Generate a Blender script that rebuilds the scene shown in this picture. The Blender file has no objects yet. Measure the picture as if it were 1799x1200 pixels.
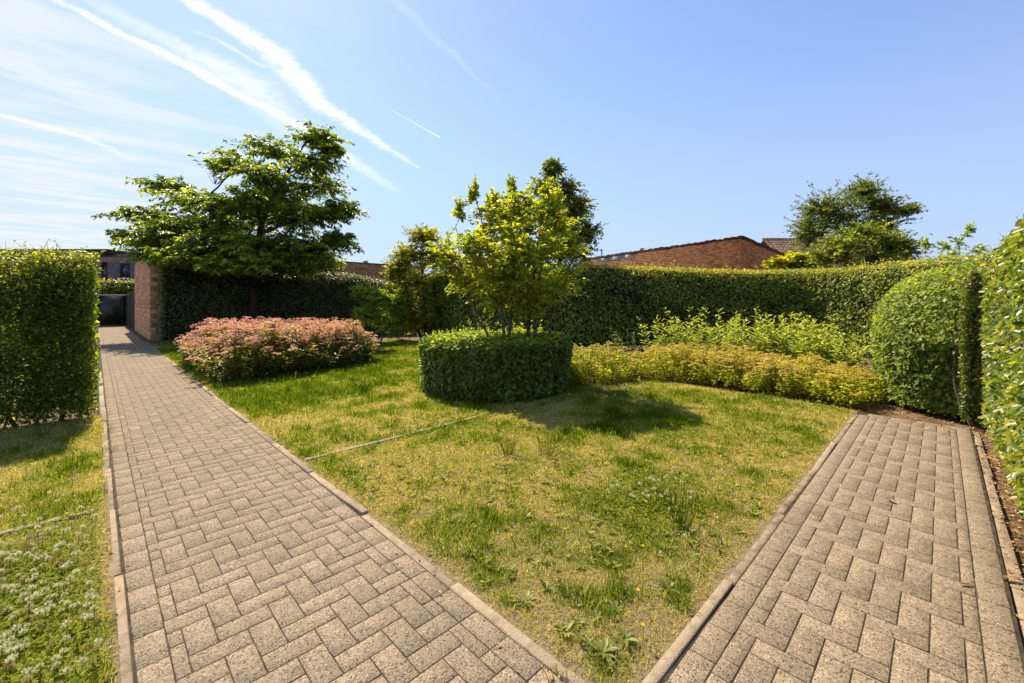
import bpy, math, random
import numpy as np
from mathutils import Vector

rng = np.random.default_rng(11)
random.seed(11)
S = bpy.context.scene
C = S.collection
R = math.radians

# ------------------------------------------------------------------ camera
YAW = R(44.6)
EYE = 1.43
cam_data = bpy.data.cameras.new('camera')
cam = bpy.data.objects.new('camera', cam_data)
C.objects.link(cam)
cam.location = (0, 0, EYE)
cam.rotation_euler = (R(90), 0, -YAW)
cam_data.sensor_width = 36
cam_data.lens = 36 * 743 / 1799
cam_data.shift_y = -70 / 1799
cam_data.clip_start = 0.05
cam_data.clip_end = 2000
S.camera = cam

# ------------------------------------------------------------------ sky and sun
SUN_EL = R(52)
SUN_H = Vector((0.17, 0.985)).normalized()
sun_vec = Vector((SUN_H.x * math.cos(SUN_EL), SUN_H.y * math.cos(SUN_EL), math.sin(SUN_EL)))
world = bpy.data.worlds.new('World')
S.world = world
world.use_nodes = True
wn, wl = world.node_tree.nodes, world.node_tree.links
wn.clear()


class NB:
    """small node helper"""
    def __init__(self, tree):
        self.n, self.l = tree.nodes, tree.links

    def node(self, t, **kw):
        nd = self.n.new(t)
        for k, v in kw.items():
            setattr(nd, k, v)
        return nd

    def set(self, sock, v):
        if isinstance(v, bpy.types.NodeSocket):
            self.l.new(v, sock)
        else:
            sock.default_value = v

    def math(self, op, a, b=0.0, c=0.0, clamp=False):
        nd = self.node('ShaderNodeMath', operation=op)
        nd.use_clamp = clamp
        for s, v in zip(nd.inputs, (a, b, c)):
            self.set(s, v)
        return nd.outputs[0]

    def vec(self, op, a, b=(0, 0, 0), scale=None):
        nd = self.node('ShaderNodeVectorMath', operation=op)
        self.set(nd.inputs[0], a)
        self.set(nd.inputs[1], b)
        if scale is not None:
            self.set(nd.inputs[3], scale)
        return nd.outputs['Value'] if op in ('DOT_PRODUCT', 'LENGTH', 'DISTANCE') else nd.outputs['Vector']

    def smooth(self, v, a, b, lo=0.0, hi=1.0, kind='SMOOTHSTEP'):
        nd = self.node('ShaderNodeMapRange', interpolation_type=kind)
        self.set(nd.inputs[0], v)
        for i, x in enumerate((a, b, lo, hi)):
            self.set(nd.inputs[i + 1], x)
        return nd.outputs[0]

    def noise(self, vec, scale, detail=3.0, rough=0.55, dist=0.0):
        nd = self.node('ShaderNodeTexNoise')
        self.set(nd.inputs['Vector'], vec)
        self.set(nd.inputs['Scale'], scale)
        nd.inputs['Detail'].default_value = detail
        nd.inputs['Roughness'].default_value = rough
        nd.inputs['Distortion'].default_value = dist
        return nd

    def mix(self, fac, a, b, blend='MIX'):
        nd = self.node('ShaderNodeMix', data_type='RGBA', blend_type=blend)
        self.set(nd.inputs[0], fac)
        self.set(nd.inputs[6], a)
        self.set(nd.inputs[7], b)
        return nd.outputs[2]

    def ramp(self, fac, stops):
        nd = self.node('ShaderNodeValToRGB')
        el = nd.color_ramp.elements
        while len(el) < len(stops):
            el.new(0.5)
        for e, (p, c) in zip(el, stops):
            e.position = p
            e.color = (*c, 1)
        self.set(nd.inputs[0], fac)
        return nd.outputs[0]


b = NB(world.node_tree)
sky = b.node('ShaderNodeTexSky', sky_type='NISHITA')
sky.sun_disc = False
sky.sun_elevation = SUN_EL
sky.sun_rotation = math.atan2(SUN_H.x, SUN_H.y)
sky.altitude = 50
sky.air_density = 1.0
sky.dust_density = 0.3
sky.ozone_density = 1.6
tc = b.node('ShaderNodeTexCoord')
direc = tc.outputs['Generated']
sep = b.node('ShaderNodeSeparateXYZ')
b.l.new(direc, sep.inputs[0])
zc = b.math('MAXIMUM', sep.outputs[2], 0.03)
comb = b.node('ShaderNodeCombineXYZ')
b.l.new(b.math('DIVIDE', sep.outputs[0], zc), comb.inputs[0])
b.l.new(b.math('DIVIDE', sep.outputs[1], zc), comb.inputs[1])
P0 = comb.outputs[0]                      # where the view ray meets the high cloud layer
warp = b.vec('SUBTRACT', b.noise(P0, 5.0, 4).outputs['Color'], (0.5, 0.5, 0.5))
Pw = b.vec('ADD', P0, b.vec('SCALE', warp, scale=0.09))
fine = b.noise(P0, 26.0, 5, 0.65).outputs[0]
fine2 = b.noise(P0, 9.0, 4, 0.6).outputs[0]


def trail(pts, w, s, frayed=True):
    """vapour trail: soft line through pts in the cloud layer, widths w and strengths s per point"""
    best = None
    for (a, c2, w0, w1, s0, s1) in zip(pts[:-1], pts[1:], w[:-1], w[1:], s[:-1], s[1:]):
        A = (a[0], a[1], 0)
        d = (c2[0] - a[0], c2[1] - a[1], 0)
        L2 = d[0] ** 2 + d[1] ** 2
        pa = b.vec('SUBTRACT', Pw if frayed else P0, A)
        t = b.math('DIVIDE', b.vec('DOT_PRODUCT', pa, d), L2, clamp=True)
        dist = b.vec('DISTANCE', pa, b.vec('SCALE', d, scale=t))
        width = b.math('MULTIPLY_ADD', t, (w1 - w0) * .95, w0 * .95)
        width = b.math('MULTIPLY', width, b.math('MULTIPLY_ADD', fine, 1.6, 0.25)) if frayed else width
        st = b.math('MULTIPLY_ADD', t, s1 - s0, s0)
        v = b.math('MULTIPLY', b.smooth(b.math('DIVIDE', dist, width), 0.15, 1.0, 1.0, 0.0), st)
        best = v if best is None else b.math('MAXIMUM', best, v)
    return best


trails = [
    trail([(-0.5, 1.93), (-0.01, 2.10), (0.283, 2.24), (0.886, 2.60), (1.9, 3.42)], [.05, .035, .055, .10, .10], [.25, .75, .95, .75, .2]),
    trail([(-0.1, 1.95), (0.261, 2.087), (0.50, 2.24), (0.9, 2.72)], [.05, .09, .16, .16], [.15, .45, .55, .2]),
    trail([(-0.1, 1.61), (0.226, 1.746), (0.507, 1.872), (0.844, 2.236), (1.722, 2.743)], [.05, .05, .10, .09, .03], [.7, .85, .85, .9, .35]),
    trail([(0.2, 1.92), (0.35, 1.955), (0.62, 2.05)], [.012, .02, .02], [.0, .45, .4]),
    trail([(1.112, 2.018), (1.491, 2.14)], [.007, .012], [.45, .8], False),
    trail([(0.60, 1.22), (1.0, 1.37), (1.5, 1.56)], [.03, .03, .02], [.12, .16, .0]),
    trail([(-0.9, 3.40), (-0.36, 3.53), (-0.041, 3.66), (0.213, 4.049)], [.07, .05, .06, .06], [.6, .65, .5, .1]),
]
tmask = trails[0]
for t_ in trails[1:]:
    tmask = b.math('MAXIMUM', tmask, t_)
tmask = b.math('MULTIPLY', tmask, b.math('MULTIPLY', b.smooth(fine2, 0.22, 0.55, 0.6, 1.0), b.smooth(fine, 0.25, 0.6, 0.55, 1.0)), clamp=True)
# thin cirrus: fibres drawn out along the trails, thicker towards the west
mp = b.node('ShaderNodeMapping')
mp.inputs['Rotation'].default_value = (0, 0, R(-38))
mp.inputs['Scale'].default_value = (0.7, 2.3, 1)
b.l.new(Pw, mp.inputs[0])
cir = b.noise(mp.outputs[0], 1.1, 7, 0.62, 0.6).outputs[0]
west = b.smooth(b.vec('DOT_PRODUCT', direc, (-0.80, 0.60, 0.0)), 0.08, 0.80)
cirrus = b.math('MULTIPLY', b.smooth(cir, 0.42, 0.62), west)
low = b.smooth(sep.outputs[2], 0.0, 0.50, 1.0, 0.0)
base = b.mix(1.0, sky.outputs[0], (.84, .84, .93, 1), 'MULTIPLY')
base = b.mix(b.math('MULTIPLY_ADD', low, 0.72, 0.12), base, (2.0, 2.55, 3.7, 1))      # even summer haze towards the horizon
veil = b.math('MULTIPLY', b.math('MULTIPLY', west, 0.45), b.smooth(sep.outputs[2], 0.0, 0.65, 1.0, 0.15))
cmask = b.math('ADD', b.math('MULTIPLY', cirrus, 0.85), veil, clamp=True)
skycol = b.mix(cmask, base, (3.7, 3.95, 4.5, 1))
skycol = b.mix(tmask, skycol, (5.0, 5.05, 5.2, 1))
bg = b.node('ShaderNodeBackground')
b.l.new(skycol, bg.inputs[0])
bg.inputs[1].default_value = 0.118
wo = b.node('ShaderNodeOutputWorld')
b.l.new(bg.outputs[0], wo.inputs[0])

sd = bpy.data.lights.new('sun', 'SUN')
sd.energy = 4.7
sd.angle = R(0.53)
sd.color = (1.0, 0.84, 0.60)
sun = bpy.data.objects.new('sun', sd)
C.objects.link(sun)
sun.location = (2, 8, 20)
sun.rotation_euler = (-sun_vec).to_track_quat('-Z', 'Y').to_euler()

S.view_settings.view_transform = 'Standard'
S.view_settings.look = 'None'
S.view_settings.gamma = 1.0
S.view_settings.exposure = 1.0
S.render.engine = 'CYCLES'
S.cycles.use_denoising = True
S.cycles.max_bounces = 12
S.cycles.diffuse_bounces = 8
S.cycles.transmission_bounces = 6
S.cycles.transparent_max_bounces = 4
S.cycles.sample_clamp_indirect = 6

# ------------------------------------------------------------------ helpers


def vnoise(x, y, scale=1.0, seed=0, octaves=3):
    x = np.asarray(x, float) * scale
    y = np.asarray(y, float) * scale
    r = np.random.default_rng(1000 + seed)
    tot = np.zeros_like(x)
    amp, norm = 1.0, 0.0
    for o in range(octaves):
        G = r.random((64, 64))
        xi, yi = np.floor(x).astype(int), np.floor(y).astype(int)
        fx, fy = x - xi, y - yi
        fx, fy = fx * fx * (3 - 2 * fx), fy * fy * (3 - 2 * fy)
        g = lambda i, j: G[i % 64, j % 64]
        tot += amp * ((g(xi, yi) * (1 - fx) + g(xi + 1, yi) * fx) * (1 - fy) + (g(xi, yi + 1) * (1 - fx) + g(xi + 1, yi + 1) * fx) * fy)
        norm += amp
        amp *= 0.5
        x, y = x * 2.03 + 7.3, y * 2.03 + 3.1
    return tot / norm


def unit(v):
    return v / np.maximum(np.linalg.norm(v, axis=-1, keepdims=True), 1e-9)


def new_mesh(name, verts, faces, tint=None, smooth=False):
    """faces: (m,k) int array or list of such arrays"""
    me = bpy.data.meshes.new(name)
    if not (isinstance(faces, list) and isinstance(faces[0], np.ndarray)):
        faces = [np.asarray(faces)]
    faces = [np.asarray(f, dtype=np.int32) for f in faces if len(f)]
    verts = np.asarray(verts, dtype=np.float32)
    me.vertices.add(len(verts))
    me.vertices.foreach_set('co', verts.ravel())
    nl = sum(f.size for f in faces)
    npoly = sum(len(f) for f in faces)
    me.loops.add(nl)
    me.loops.foreach_set('vertex_index', np.concatenate([f.ravel() for f in faces]))
    starts, o = [], 0
    for f in faces:
        starts.append(o + np.arange(len(f)) * f.shape[1])
        o += f.size
    me.polygons.add(npoly)
    me.polygons.foreach_set('loop_start', np.concatenate(starts).astype(np.int32))
    if smooth:
        me.polygons.foreach_set('use_smooth', np.ones(npoly, dtype=bool))
    me.update(calc_edges=True)
    if tint is not None:
        at = me.attributes.new('tint', 'FLOAT', 'POINT')
        at.data.foreach_set('value', np.asarray(tint, dtype=np.float32))
    return me


def link(name, me, mat=None, parent=None, loc=None):
    ob = bpy.data.objects.new(name, me)
    C.objects.link(ob)
    if mat is not None and me is not None and not me.materials:
        me.materials.append(mat)
    if parent is not None:
        ob.parent = parent
    if loc is not None:
        ob.location = loc
    return ob


def tag(ob, label=None, cat=None, group=None, kind=None):
    for k, v in (('label', label), ('category', cat), ('group', group), ('kind', kind)):
        if v:
            ob[k] = v
    return ob


def thing(name, label, cat, loc=(0, 0, 0), group=None):
    ob = bpy.data.objects.new(name, None)
    C.objects.link(ob)
    ob.empty_display_size = 0.2
    ob.location = loc
    return tag(ob, label, cat, group)


LEAF6 = (np.array([(0, 0, 0), (.28, .42, .05), (.68, .36, .04), (1, 0, -.10), (.68, -.36, .04), (.28, -.42, .05)], float),
         np.array([(0, 3, 2, 1), (0, 5, 4, 3)]))
LEAF4 = (np.array([(0, 0, 0), (.42, .5, .07), (1, 0, -.08), (.42, -.5, .07)], float),
         np.array([(0, 2, 1), (0, 3, 2)]))
BLADE = (np.array([(0, .5, 0), (0, -.5, 0), (.55, .38, .10), (.55, -.38, .10), (1, 0, 0)], float), None)


def leaf_arrays(pos, dirv, nrm, length, width, tint, template=LEAF4):
    T, F = template
    n, k = len(pos), len(T)
    x = unit(dirv)
    y = unit(np.cross(nrm, x))
    z = np.cross(x, y)
    L = np.broadcast_to(np.asarray(length, float), (n,))[:, None, None]
    Wd = np.broadcast_to(np.asarray(width, float), (n,))[:, None, None]
    v = pos[:, None, :] + T[None, :, 0:1] * L * x[:, None] + T[None, :, 1:2] * Wd * y[:, None] + T[None, :, 2:3] * L * z[:, None]
    f = (F[None] + (np.arange(n) * k)[:, None, None]).reshape(-1, F.shape[1])
    return v.reshape(-1, 3), f, np.repeat(tint, k)


def leaf_object(name, pos, dirv, nrm, length, width, tint, mat, parent, template=LEAF4, loc=(0, 0, 0)):
    v, f, t = leaf_arrays(pos - np.asarray(loc), dirv, nrm, length, width, tint, template)
    return link(name, new_mesh(name, v, f, t), mat, parent)


def tube_arrays(lines, sides=5):
    """lines: list of (pts (n,3), radii (n,))"""
    V, F, o = [], [], 0
    ang = np.arange(sides) * 2 * math.pi / sides
    for pts, rad in lines:
        pts = np.asarray(pts, float)
        n = len(pts)
        tan = unit(np.gradient(pts, axis=0))
        ref = np.where(np.abs(tan[:, 2:3]) > 0.9, np.array([[1.0, 0, 0]]), np.array([[0, 0, 1.0]]))
        u = unit(np.cross(tan, ref))
        w = np.cross(tan, u)
        rad = np.broadcast_to(np.asarray(rad, float), (n,))
        ring = pts[:, None] + rad[:, None, None] * (np.cos(ang)[None, :, None] * u[:, None] + np.sin(ang)[None, :, None] * w[:, None])
        V.append(ring.reshape(-1, 3))
        i = np.arange(n - 1)[:, None] * sides
        j = np.arange(sides)[None]
        j2 = (j + 1) % sides
        F.append(np.stack([i + j, i + j2, i + sides + j2, i + sides + j], -1).reshape(-1, 4) + o)
        o += n * sides
    return np.concatenate(V), np.concatenate(F)


def tube_object(name, lines, mat, parent, sides=5, loc=(0, 0, 0)):
    v, f = tube_arrays(lines, sides)
    return link(name, new_mesh(name, v - np.asarray(loc), f, smooth=True), mat, parent)


def bez(a, m, c, n=8):
    t = np.linspace(0, 1, n)[:, None]
    return (1 - t) ** 2 * np.asarray(a) + 2 * t * (1 - t) * np.asarray(m) + t ** 2 * np.asarray(c)


def box_arrays(x0, x1, y0, y1, z0, z1, bev=0.0):
    """box, top edges chamfered when bev > 0; bottom left open"""
    if bev <= 0:
        v = np.array([(x0, y0, z0), (x1, y0, z0), (x1, y1, z0), (x0, y1, z0), (x0, y0, z1), (x1, y0, z1), (x1, y1, z1), (x0, y1, z1)])
        f = np.array([(0, 3, 2, 1), (4, 5, 6, 7), (0, 1, 5, 4), (1, 2, 6, 5), (2, 3, 7, 6), (3, 0, 4, 7)])
        return v, f
    B = bev
    v = np.array([(x0, y0, z0), (x1, y0, z0), (x1, y1, z0), (x0, y1, z0), (x0, y0, z1 - B), (x1, y0, z1 - B), (x1, y1, z1 - B), (x0, y1, z1 - B),
                  (x0 + B, y0 + B, z1), (x1 - B, y0 + B, z1), (x1 - B, y1 - B, z1), (x0 + B, y1 - B, z1)])
    f = np.array([(8, 9, 10, 11), (0, 1, 5, 4), (1, 2, 6, 5), (2, 3, 7, 6), (3, 0, 4, 7), (4, 5, 9, 8), (5, 6, 10, 9), (6, 7, 11, 10), (7, 4, 8, 11)])
    return v, f


def join_boxes(boxes, bev=0.0, tints=None):
    V, F, T, o = [], [], [], 0
    for i, bx in enumerate(boxes):
        v, f = box_arrays(*bx, bev=bev)
        V.append(v)
        F.append(f + o)
        o += len(v)
        T.append(np.full(len(v), tints[i] if tints is not None else random.random()))
    return np.concatenate(V), np.concatenate(F), np.concatenate(T)


def box_object(name, boxes, mat, parent=None, bev=0.0):
    v, f, t = join_boxes(boxes, bev)
    return link(name, new_mesh(name, v, f, t), mat, parent)


# ------------------------------------------------------------------ materials


def new_mat(name):
    m = bpy.data.materials.new(name)
    m.use_nodes = True
    m.node_tree.nodes.clear()
    return m, NB(m.node_tree)


def leaf_mat(name, stops, trans=0.38, rough=0.42, spec=0.45, glow=(2.3, 2.1, 0.55), gain=1.4, warm=1.2):
    m, q = new_mat(name)
    stops = [(p, (c[0] * gain * warm, c[1] * gain, c[2] * gain * .8)) for p, c in stops]
    rough += .02
    at = q.node('ShaderNodeAttribute', attribute_name='tint')
    oi = q.node('ShaderNodeObjectInfo')
    geo = q.node('ShaderNodeNewGeometry')
    f = q.math('FRACT', q.math('ADD', at.outputs['Fac'], 0.0))
    col = q.ramp(f, stops)
    pr = q.node('ShaderNodeBsdfPrincipled')
    q.l.new(col, pr.inputs['Base Color'])
    pr.inputs['Roughness'].default_value = rough
    pr.inputs['Specular IOR Level'].default_value = spec
    tr = q.node('ShaderNodeBsdfTranslucent')
    q.l.new(q.mix(1.0, col, (*glow, 1), 'MULTIPLY'), tr.inputs[0])
    mx = q.node('ShaderNodeMixShader')
    mx.inputs[0].default_value = min(.55, trans * 1.25)
    q.l.new(pr.outputs[0], mx.inputs[1])
    q.l.new(tr.outputs[0], mx.inputs[2])
    out = q.node('ShaderNodeOutputMaterial')
    q.l.new(mx.outputs[0], out.inputs[0])
    return m


def surf_mat(name, stops, scale=8.0, rough=0.85, bump=0.3, bscale=60.0, detail=5, use_tint=0.25, spec=0.3, metallic=0.0):
    """noise coloured matte surface, each piece a little different by its tint"""
    m, q = new_mat(name)
    geo = q.node('ShaderNodeNewGeometry')
    pos = geo.outputs['Position']
    at = q.node('ShaderNodeAttribute', attribute_name='tint')
    oi = q.node('ShaderNodeObjectInfo')
    tn = q.math('FRACT', q.math('ADD', at.outputs['Fac'], oi.outputs['Random']))
    n1 = q.noise(pos, scale, detail, 0.6).outputs[0]
    f = q.math('ADD', q.smooth(n1, 0.25, 0.75, kind='LINEAR'), q.math('MULTIPLY', q.math('SUBTRACT', tn, 0.5), use_tint * 2), clamp=True)
    col = q.ramp(f, stops)
    pr = q.node('ShaderNodeBsdfPrincipled')
    q.l.new(col, pr.inputs['Base Color'])
    pr.inputs['Roughness'].default_value = rough
    pr.inputs['Specular IOR Level'].default_value = spec
    pr.inputs['Metallic'].default_value = metallic
    bp = q.node('ShaderNodeBump')
    bp.inputs['Strength'].default_value = bump
    bp.inputs['Distance'].default_value = 0.01
    q.l.new(q.noise(pos, bscale, 4, 0.6).outputs[0], bp.inputs['Height'])
    q.l.new(bp.outputs[0], pr.inputs['Normal'])
    out = q.node('ShaderNodeOutputMaterial')
    q.l.new(pr.outputs[0], out.inputs[0])
    return m


def paver_mat():
    """washed concrete with exposed grit: light and dark grains, blotches of lime, weathering"""
    m, q = new_mat('washed_concrete')
    pos = q.node('ShaderNodeNewGeometry').outputs['Position']
    at = q.node('ShaderNodeAttribute', attribute_name='tint')
    oi = q.node('ShaderNodeObjectInfo')
    tn = q.math('FRACT', q.math('ADD', at.outputs['Fac'], oi.outputs['Random']))
    vor = q.node('ShaderNodeTexVoronoi')
    vor.inputs['Scale'].default_value = 200
    q.l.new(pos, vor.inputs['Vector'])
    sepc = q.node('ShaderNodeSeparateColor')
    q.l.new(vor.outputs['Color'], sepc.inputs[0])
    grain = q.ramp(sepc.outputs[0], [(0.0, (.05, .038, .028)), (.12, (.105, .08, .058)), (.26, (.20, .157, .108)), (.6, (.25, .198, .137)), (.93, (.295, .237, .168)), (1.0, (.42, .355, .28))])
    big = q.noise(pos, 2.2, 5, 0.6).outputs[0]
    stain = q.noise(pos, 11.0, 5, 0.65).outputs[0]
    tone = q.math('ADD', q.math('MULTIPLY_ADD', tn, 0.12, 0.88), q.math('MULTIPLY_ADD', big, 0.7, -0.35))
    tone = q.math('MULTIPLY', tone, q.smooth(stain, 0.30, 0.52, 0.80, 1.0))
    tcol = q.node('ShaderNodeCombineColor')
    for i in range(3):
        q.l.new(tone, tcol.inputs[i])
    col = q.mix(1.0, grain, tcol.outputs[0], 'MULTIPLY')
    lime = q.smooth(q.noise(pos, 17.0, 3, 0.5).outputs[0], 0.74, 0.78)
    col = q.mix(q.math('MULTIPLY', lime, 0.7), col, (.45, .40, .33, 1))
    pr = q.node('ShaderNodeBsdfPrincipled')
    q.l.new(col, pr.inputs['Base Color'])
    pr.inputs['Roughness'].default_value = 0.88
    pr.inputs['Specular IOR Level'].default_value = 0.25
    bp = q.node('ShaderNodeBump')
    bp.inputs['Strength'].default_value = 0.35
    bp.inputs['Distance'].default_value = 0.002
    q.l.new(vor.outputs['Distance'], bp.inputs['Height'])
    q.l.new(bp.outputs[0], pr.inputs['Normal'])
    out = q.node('ShaderNodeOutputMaterial')
    q.l.new(pr.outputs[0], out.inputs[0])
    return m


def lawn_mat():
    m, q = new_mat('dry_lawn_soil')
    pos = q.node('ShaderNodeNewGeometry').outputs['Position']
    at = q.node('ShaderNodeAttribute', attribute_name='tint')
    fib = q.noise(pos, 90.0, 5, 0.7, 1.5).outputs[0]
    med = q.noise(pos, 14.0, 4, 0.6).outputs[0]
    dry = q.ramp(fib, [(.25, (.075, .056, .036)), (.45, (.18, .143, .088)), (.62, (.285, .235, .15)), (.8, (.38, .325, .22))])
    grn = q.ramp(fib, [(.3, (.03, .036, .011)), (.55, (.085, .095, .022)), (.8, (.17, .165, .045))])
    spk = q.noise(pos, 38.0, 5, 0.7, 0.8).outputs[0]
    f = q.math('ADD', at.outputs['Fac'], q.math('ADD', q.math('MULTIPLY_ADD', med, 0.5, -0.25), q.math('MULTIPLY_ADD', spk, 1.1, -0.55)), clamp=True)
    col = q.mix(q.smooth(f, 0.35, 0.65), grn, dry)
    col = q.mix(q.math('MULTIPLY', q.smooth(q.noise(pos, 21.0, 5, 0.7).outputs[0], 0.55, 0.68), 0.75), col, (.055, .038, .02, 1))
    pr = q.node('ShaderNodeBsdfPrincipled')
    q.l.new(col, pr.inputs['Base Color'])
    pr.inputs['Roughness'].default_value = 0.95
    pr.inputs['Specular IOR Level'].default_value = 0.1
    bp = q.node('ShaderNodeBump')
    bp.inputs['Strength'].default_value = 0.7
    bp.inputs['Distance'].default_value = 0.015
    q.l.new(fib, bp.inputs['Height'])
    q.l.new(bp.outputs[0], pr.inputs['Normal'])
    out = q.node('ShaderNodeOutputMaterial')
    q.l.new(pr.outputs[0], out.inputs[0])
    return m


M = {}
M['paver'] = paver_mat()
M['lawn'] = lawn_mat()
M['kerb'] = surf_mat('kerb_concrete', [(.0, (.10, .08, .055)), (.1, (.17, .13, .088)), (.5, (.29, .23, .16)), (.9, (.36, .295, .21))], 14, 0.9, 0.8, 120, use_tint=.2)
M['joint'] = surf_mat('joint_sand', [(.2, (.026, .019, .013)), (.8, (.085, .062, .04))], 12, 0.95, 0.5, 120)
M['soil'] = surf_mat('garden_soil', [(.15, (.035, .022, .012)), (.5, (.095, .06, .033)), (.85, (.20, .135, .075))], 9, 0.95, 0.9, 45)
M['bark'] = surf_mat('grey_brown_bark', [(.2, (.045, .032, .022)), (.6, (.12, .09, .06)), (.9, (.22, .18, .13))], 14, 0.9, 0.8, 70)
M['bark_dark'] = surf_mat('dark_bark', [(.2, (.018, .012, .009)), (.8, (.065, .045, .032))], 14, 0.9, 0.8, 60)
M['twig'] = surf_mat('hedge_twigs', [(.2, (.03, .02, .012)), (.8, (.12, .08, .045))], 20, 0.9, 0.5, 80)
M['core'] = surf_mat('hedge_inside', [(.2, (.015, .013, .008)), (.8, (.055, .048, .026))], 18, 1.0, 0.3, 60, spec=0.0)
M['brown_block'] = surf_mat('brown_block', [(.1, (.30, .145, .07)), (.5, (.48, .255, .13)), (.9, (.60, .36, .20))], 9, 0.9, 0.4, 80, use_tint=.35)
M['mortar'] = surf_mat('mortar', [(.2, (.15, .11, .08)), (.8, (.26, .20, .15))], 10, 0.95, 0.4, 100)
M['red_brick'] = surf_mat('orange_red_brick', [(.1, (.36, .11, .04)), (.5, (.60, .21, .075)), (.9, (.70, .31, .12))], 7, 0.9, 0.4, 90, use_tint=.4)
M['red_mortar'] = surf_mat('red_wall_mortar', [(.2, (.26, .17, .11)), (.8, (.42, .28, .19))], 10, 0.95, 0.3, 90)
M['tile'] = surf_mat('weathered_roof_tile', [(.1, (.035, .025, .02)), (.5, (.11, .07, .05)), (.9, (.22, .15, .10))], 7, 0.9, 0.5, 60, use_tint=.3)
M['pan_tile'] = surf_mat('brown_pantile', [(.1, (.17, .10, .065)), (.5, (.30, .19, .12)), (.9, (.40, .28, .18))], 5, 0.85, 0.4, 50, use_tint=.35)
M['zinc'] = surf_mat('weathered_zinc', [(.2, (.16, .16, .155)), (.8, (.40, .39, .37))], 5, 0.6, 0.3, 30)
M['dark_panel'] = surf_mat('gate_sheet_green_reflection', [(.2, (.008, .013, .008)), (.55, (.02, .035, .014)), (.9, (.05, .085, .025))], 1.6, 0.35, 0.1, 10, spec=0.5)  # the green reflection in the dark sheet is painted into its colour
M['dark_frame'] = surf_mat('dark_gate_frame', [(.2, (.015, .014, .013)), (.8, (.05, .048, .045))], 8, 0.5, 0.2, 40)
M['fence_conc'] = surf_mat('grey_fence_board', [(.2, (.15, .12, .095)), (.8, (.32, .27, .21))], 5, 0.9, 0.4, 50, use_tint=.3)
M['fence_post'] = surf_mat('dark_fence_post', [(.2, (.03, .026, .022)), (.8, (.085, .072, .06))], 7, 0.85, 0.3, 50)
M['house'] = surf_mat('grey_brown_render', [(.2, (.095, .082, .08)), (.8, (.155, .135, .13))], 3, 0.9, 0.3, 40)
M['fascia'] = surf_mat('dark_brown_fascia', [(.2, (.025, .018, .014)), (.8, (.06, .045, .035))], 3, 0.6, 0.2, 30)
M['glass'] = surf_mat('window_glass', [(.2, (.012, .015, .018)), (.8, (.03, .035, .04))], 2, 0.08, 0.0, 10, spec=0.6)
M['white'] = surf_mat('white_window_paint', [(.2, (.55, .54, .52)), (.8, (.72, .71, .69))], 5, 0.5, 0.1, 40)
M['litter'] = surf_mat('dry_leaf', [(.1, (.12, .055, .02)), (.5, (.30, .155, .055)), (.9, (.46, .29, .13))], 30, 0.8, 0.3, 60, use_tint=.45)

G1, G2 = (.020, .048, .010), (.045, .095, .014)
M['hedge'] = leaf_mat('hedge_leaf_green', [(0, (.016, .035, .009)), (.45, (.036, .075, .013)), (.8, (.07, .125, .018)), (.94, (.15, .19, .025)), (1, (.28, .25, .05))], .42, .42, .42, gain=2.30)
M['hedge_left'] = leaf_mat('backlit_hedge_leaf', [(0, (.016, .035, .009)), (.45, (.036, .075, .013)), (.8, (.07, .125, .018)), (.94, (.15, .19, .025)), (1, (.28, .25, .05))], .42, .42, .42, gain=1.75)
M['hedge_near'] = leaf_mat('hedge_leaf_bright', [(0, (.035, .07, .012)), (.4, (.085, .145, .022)), (.75, (.16, .215, .035)), (.93, (.28, .29, .06)), (1, (.36, .25, .07))], .32, .36, .55, gain=1.10, warm=1.08)
M['hedge_back'] = leaf_mat('hornbeam_leaf', [(0, (.022, .044, .010)), (.45, (.052, .092, .016)), (.8, (.10, .145, .025)), (.95, (.18, .20, .04)), (1, (.34, .20, .06))], .32, .46, .35, gain=2.2, warm=1.16)
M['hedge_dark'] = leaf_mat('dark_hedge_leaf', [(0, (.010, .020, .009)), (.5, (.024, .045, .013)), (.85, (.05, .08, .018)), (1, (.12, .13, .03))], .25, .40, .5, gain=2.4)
M['cherry'] = leaf_mat('cherry_leaf', [(0, (.018, .040, .009)), (.4, (.04, .085, .013)), (.75, (.085, .145, .018)), (1, (.20, .25, .03))], .42, .35, .5, gain=1.85)
M['amel'] = leaf_mat('serviceberry_leaf', [(0, (.045, .078, .012)), (.35, (.09, .135, .016)), (.75, (.165, .20, .022)), (.96, (.25, .245, .03)), (1, (.36, .23, .04))], .42, .38, .5, gain=1.95, warm=1.08)
M['rear'] = leaf_mat('rear_tree_leaf', [(0, (.022, .038, .012)), (.5, (.055, .085, .02)), (.85, (.12, .145, .028)), (1, (.22, .20, .05))], .35, .4, .45, gain=2.1, warm=1.05)
M['tall'] = leaf_mat('tall_shrub_leaf', [(0, (.03, .048, .010)), (.45, (.075, .10, .015)), (.8, (.16, .17, .022)), (1, (.28, .23, .03))], .40, .4, .45, gain=2.3, warm=1.05)
M['pale'] = leaf_mat('pale_shrub_leaf', [(0, (.04, .08, .014)), (.5, (.09, .15, .022)), (1, (.22, .26, .045))], .42, .4, .45, gain=1.8, warm=1.05)
M['rowan'] = leaf_mat('rowan_leaf', [(0, (.024, .042, .013)), (.5, (.055, .088, .022)), (.88, (.10, .13, .032)), (1, (.24, .12, .03))], .32, .42, .4, gain=1.90, warm=1.05)
M['lime'] = leaf_mat('bright_leaf', [(0, (.07, .13, .015)), (.5, (.15, .22, .022)), (1, (.30, .32, .04))], .45, .4, .4, gain=1.10)
M['weed'] = leaf_mat('pale_weed_leaf', [(0, (.07, .11, .035)), (.5, (.16, .22, .06)), (1, (.32, .36, .14))], .42, .5, .35, gain=1.10, warm=1.05)
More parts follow.
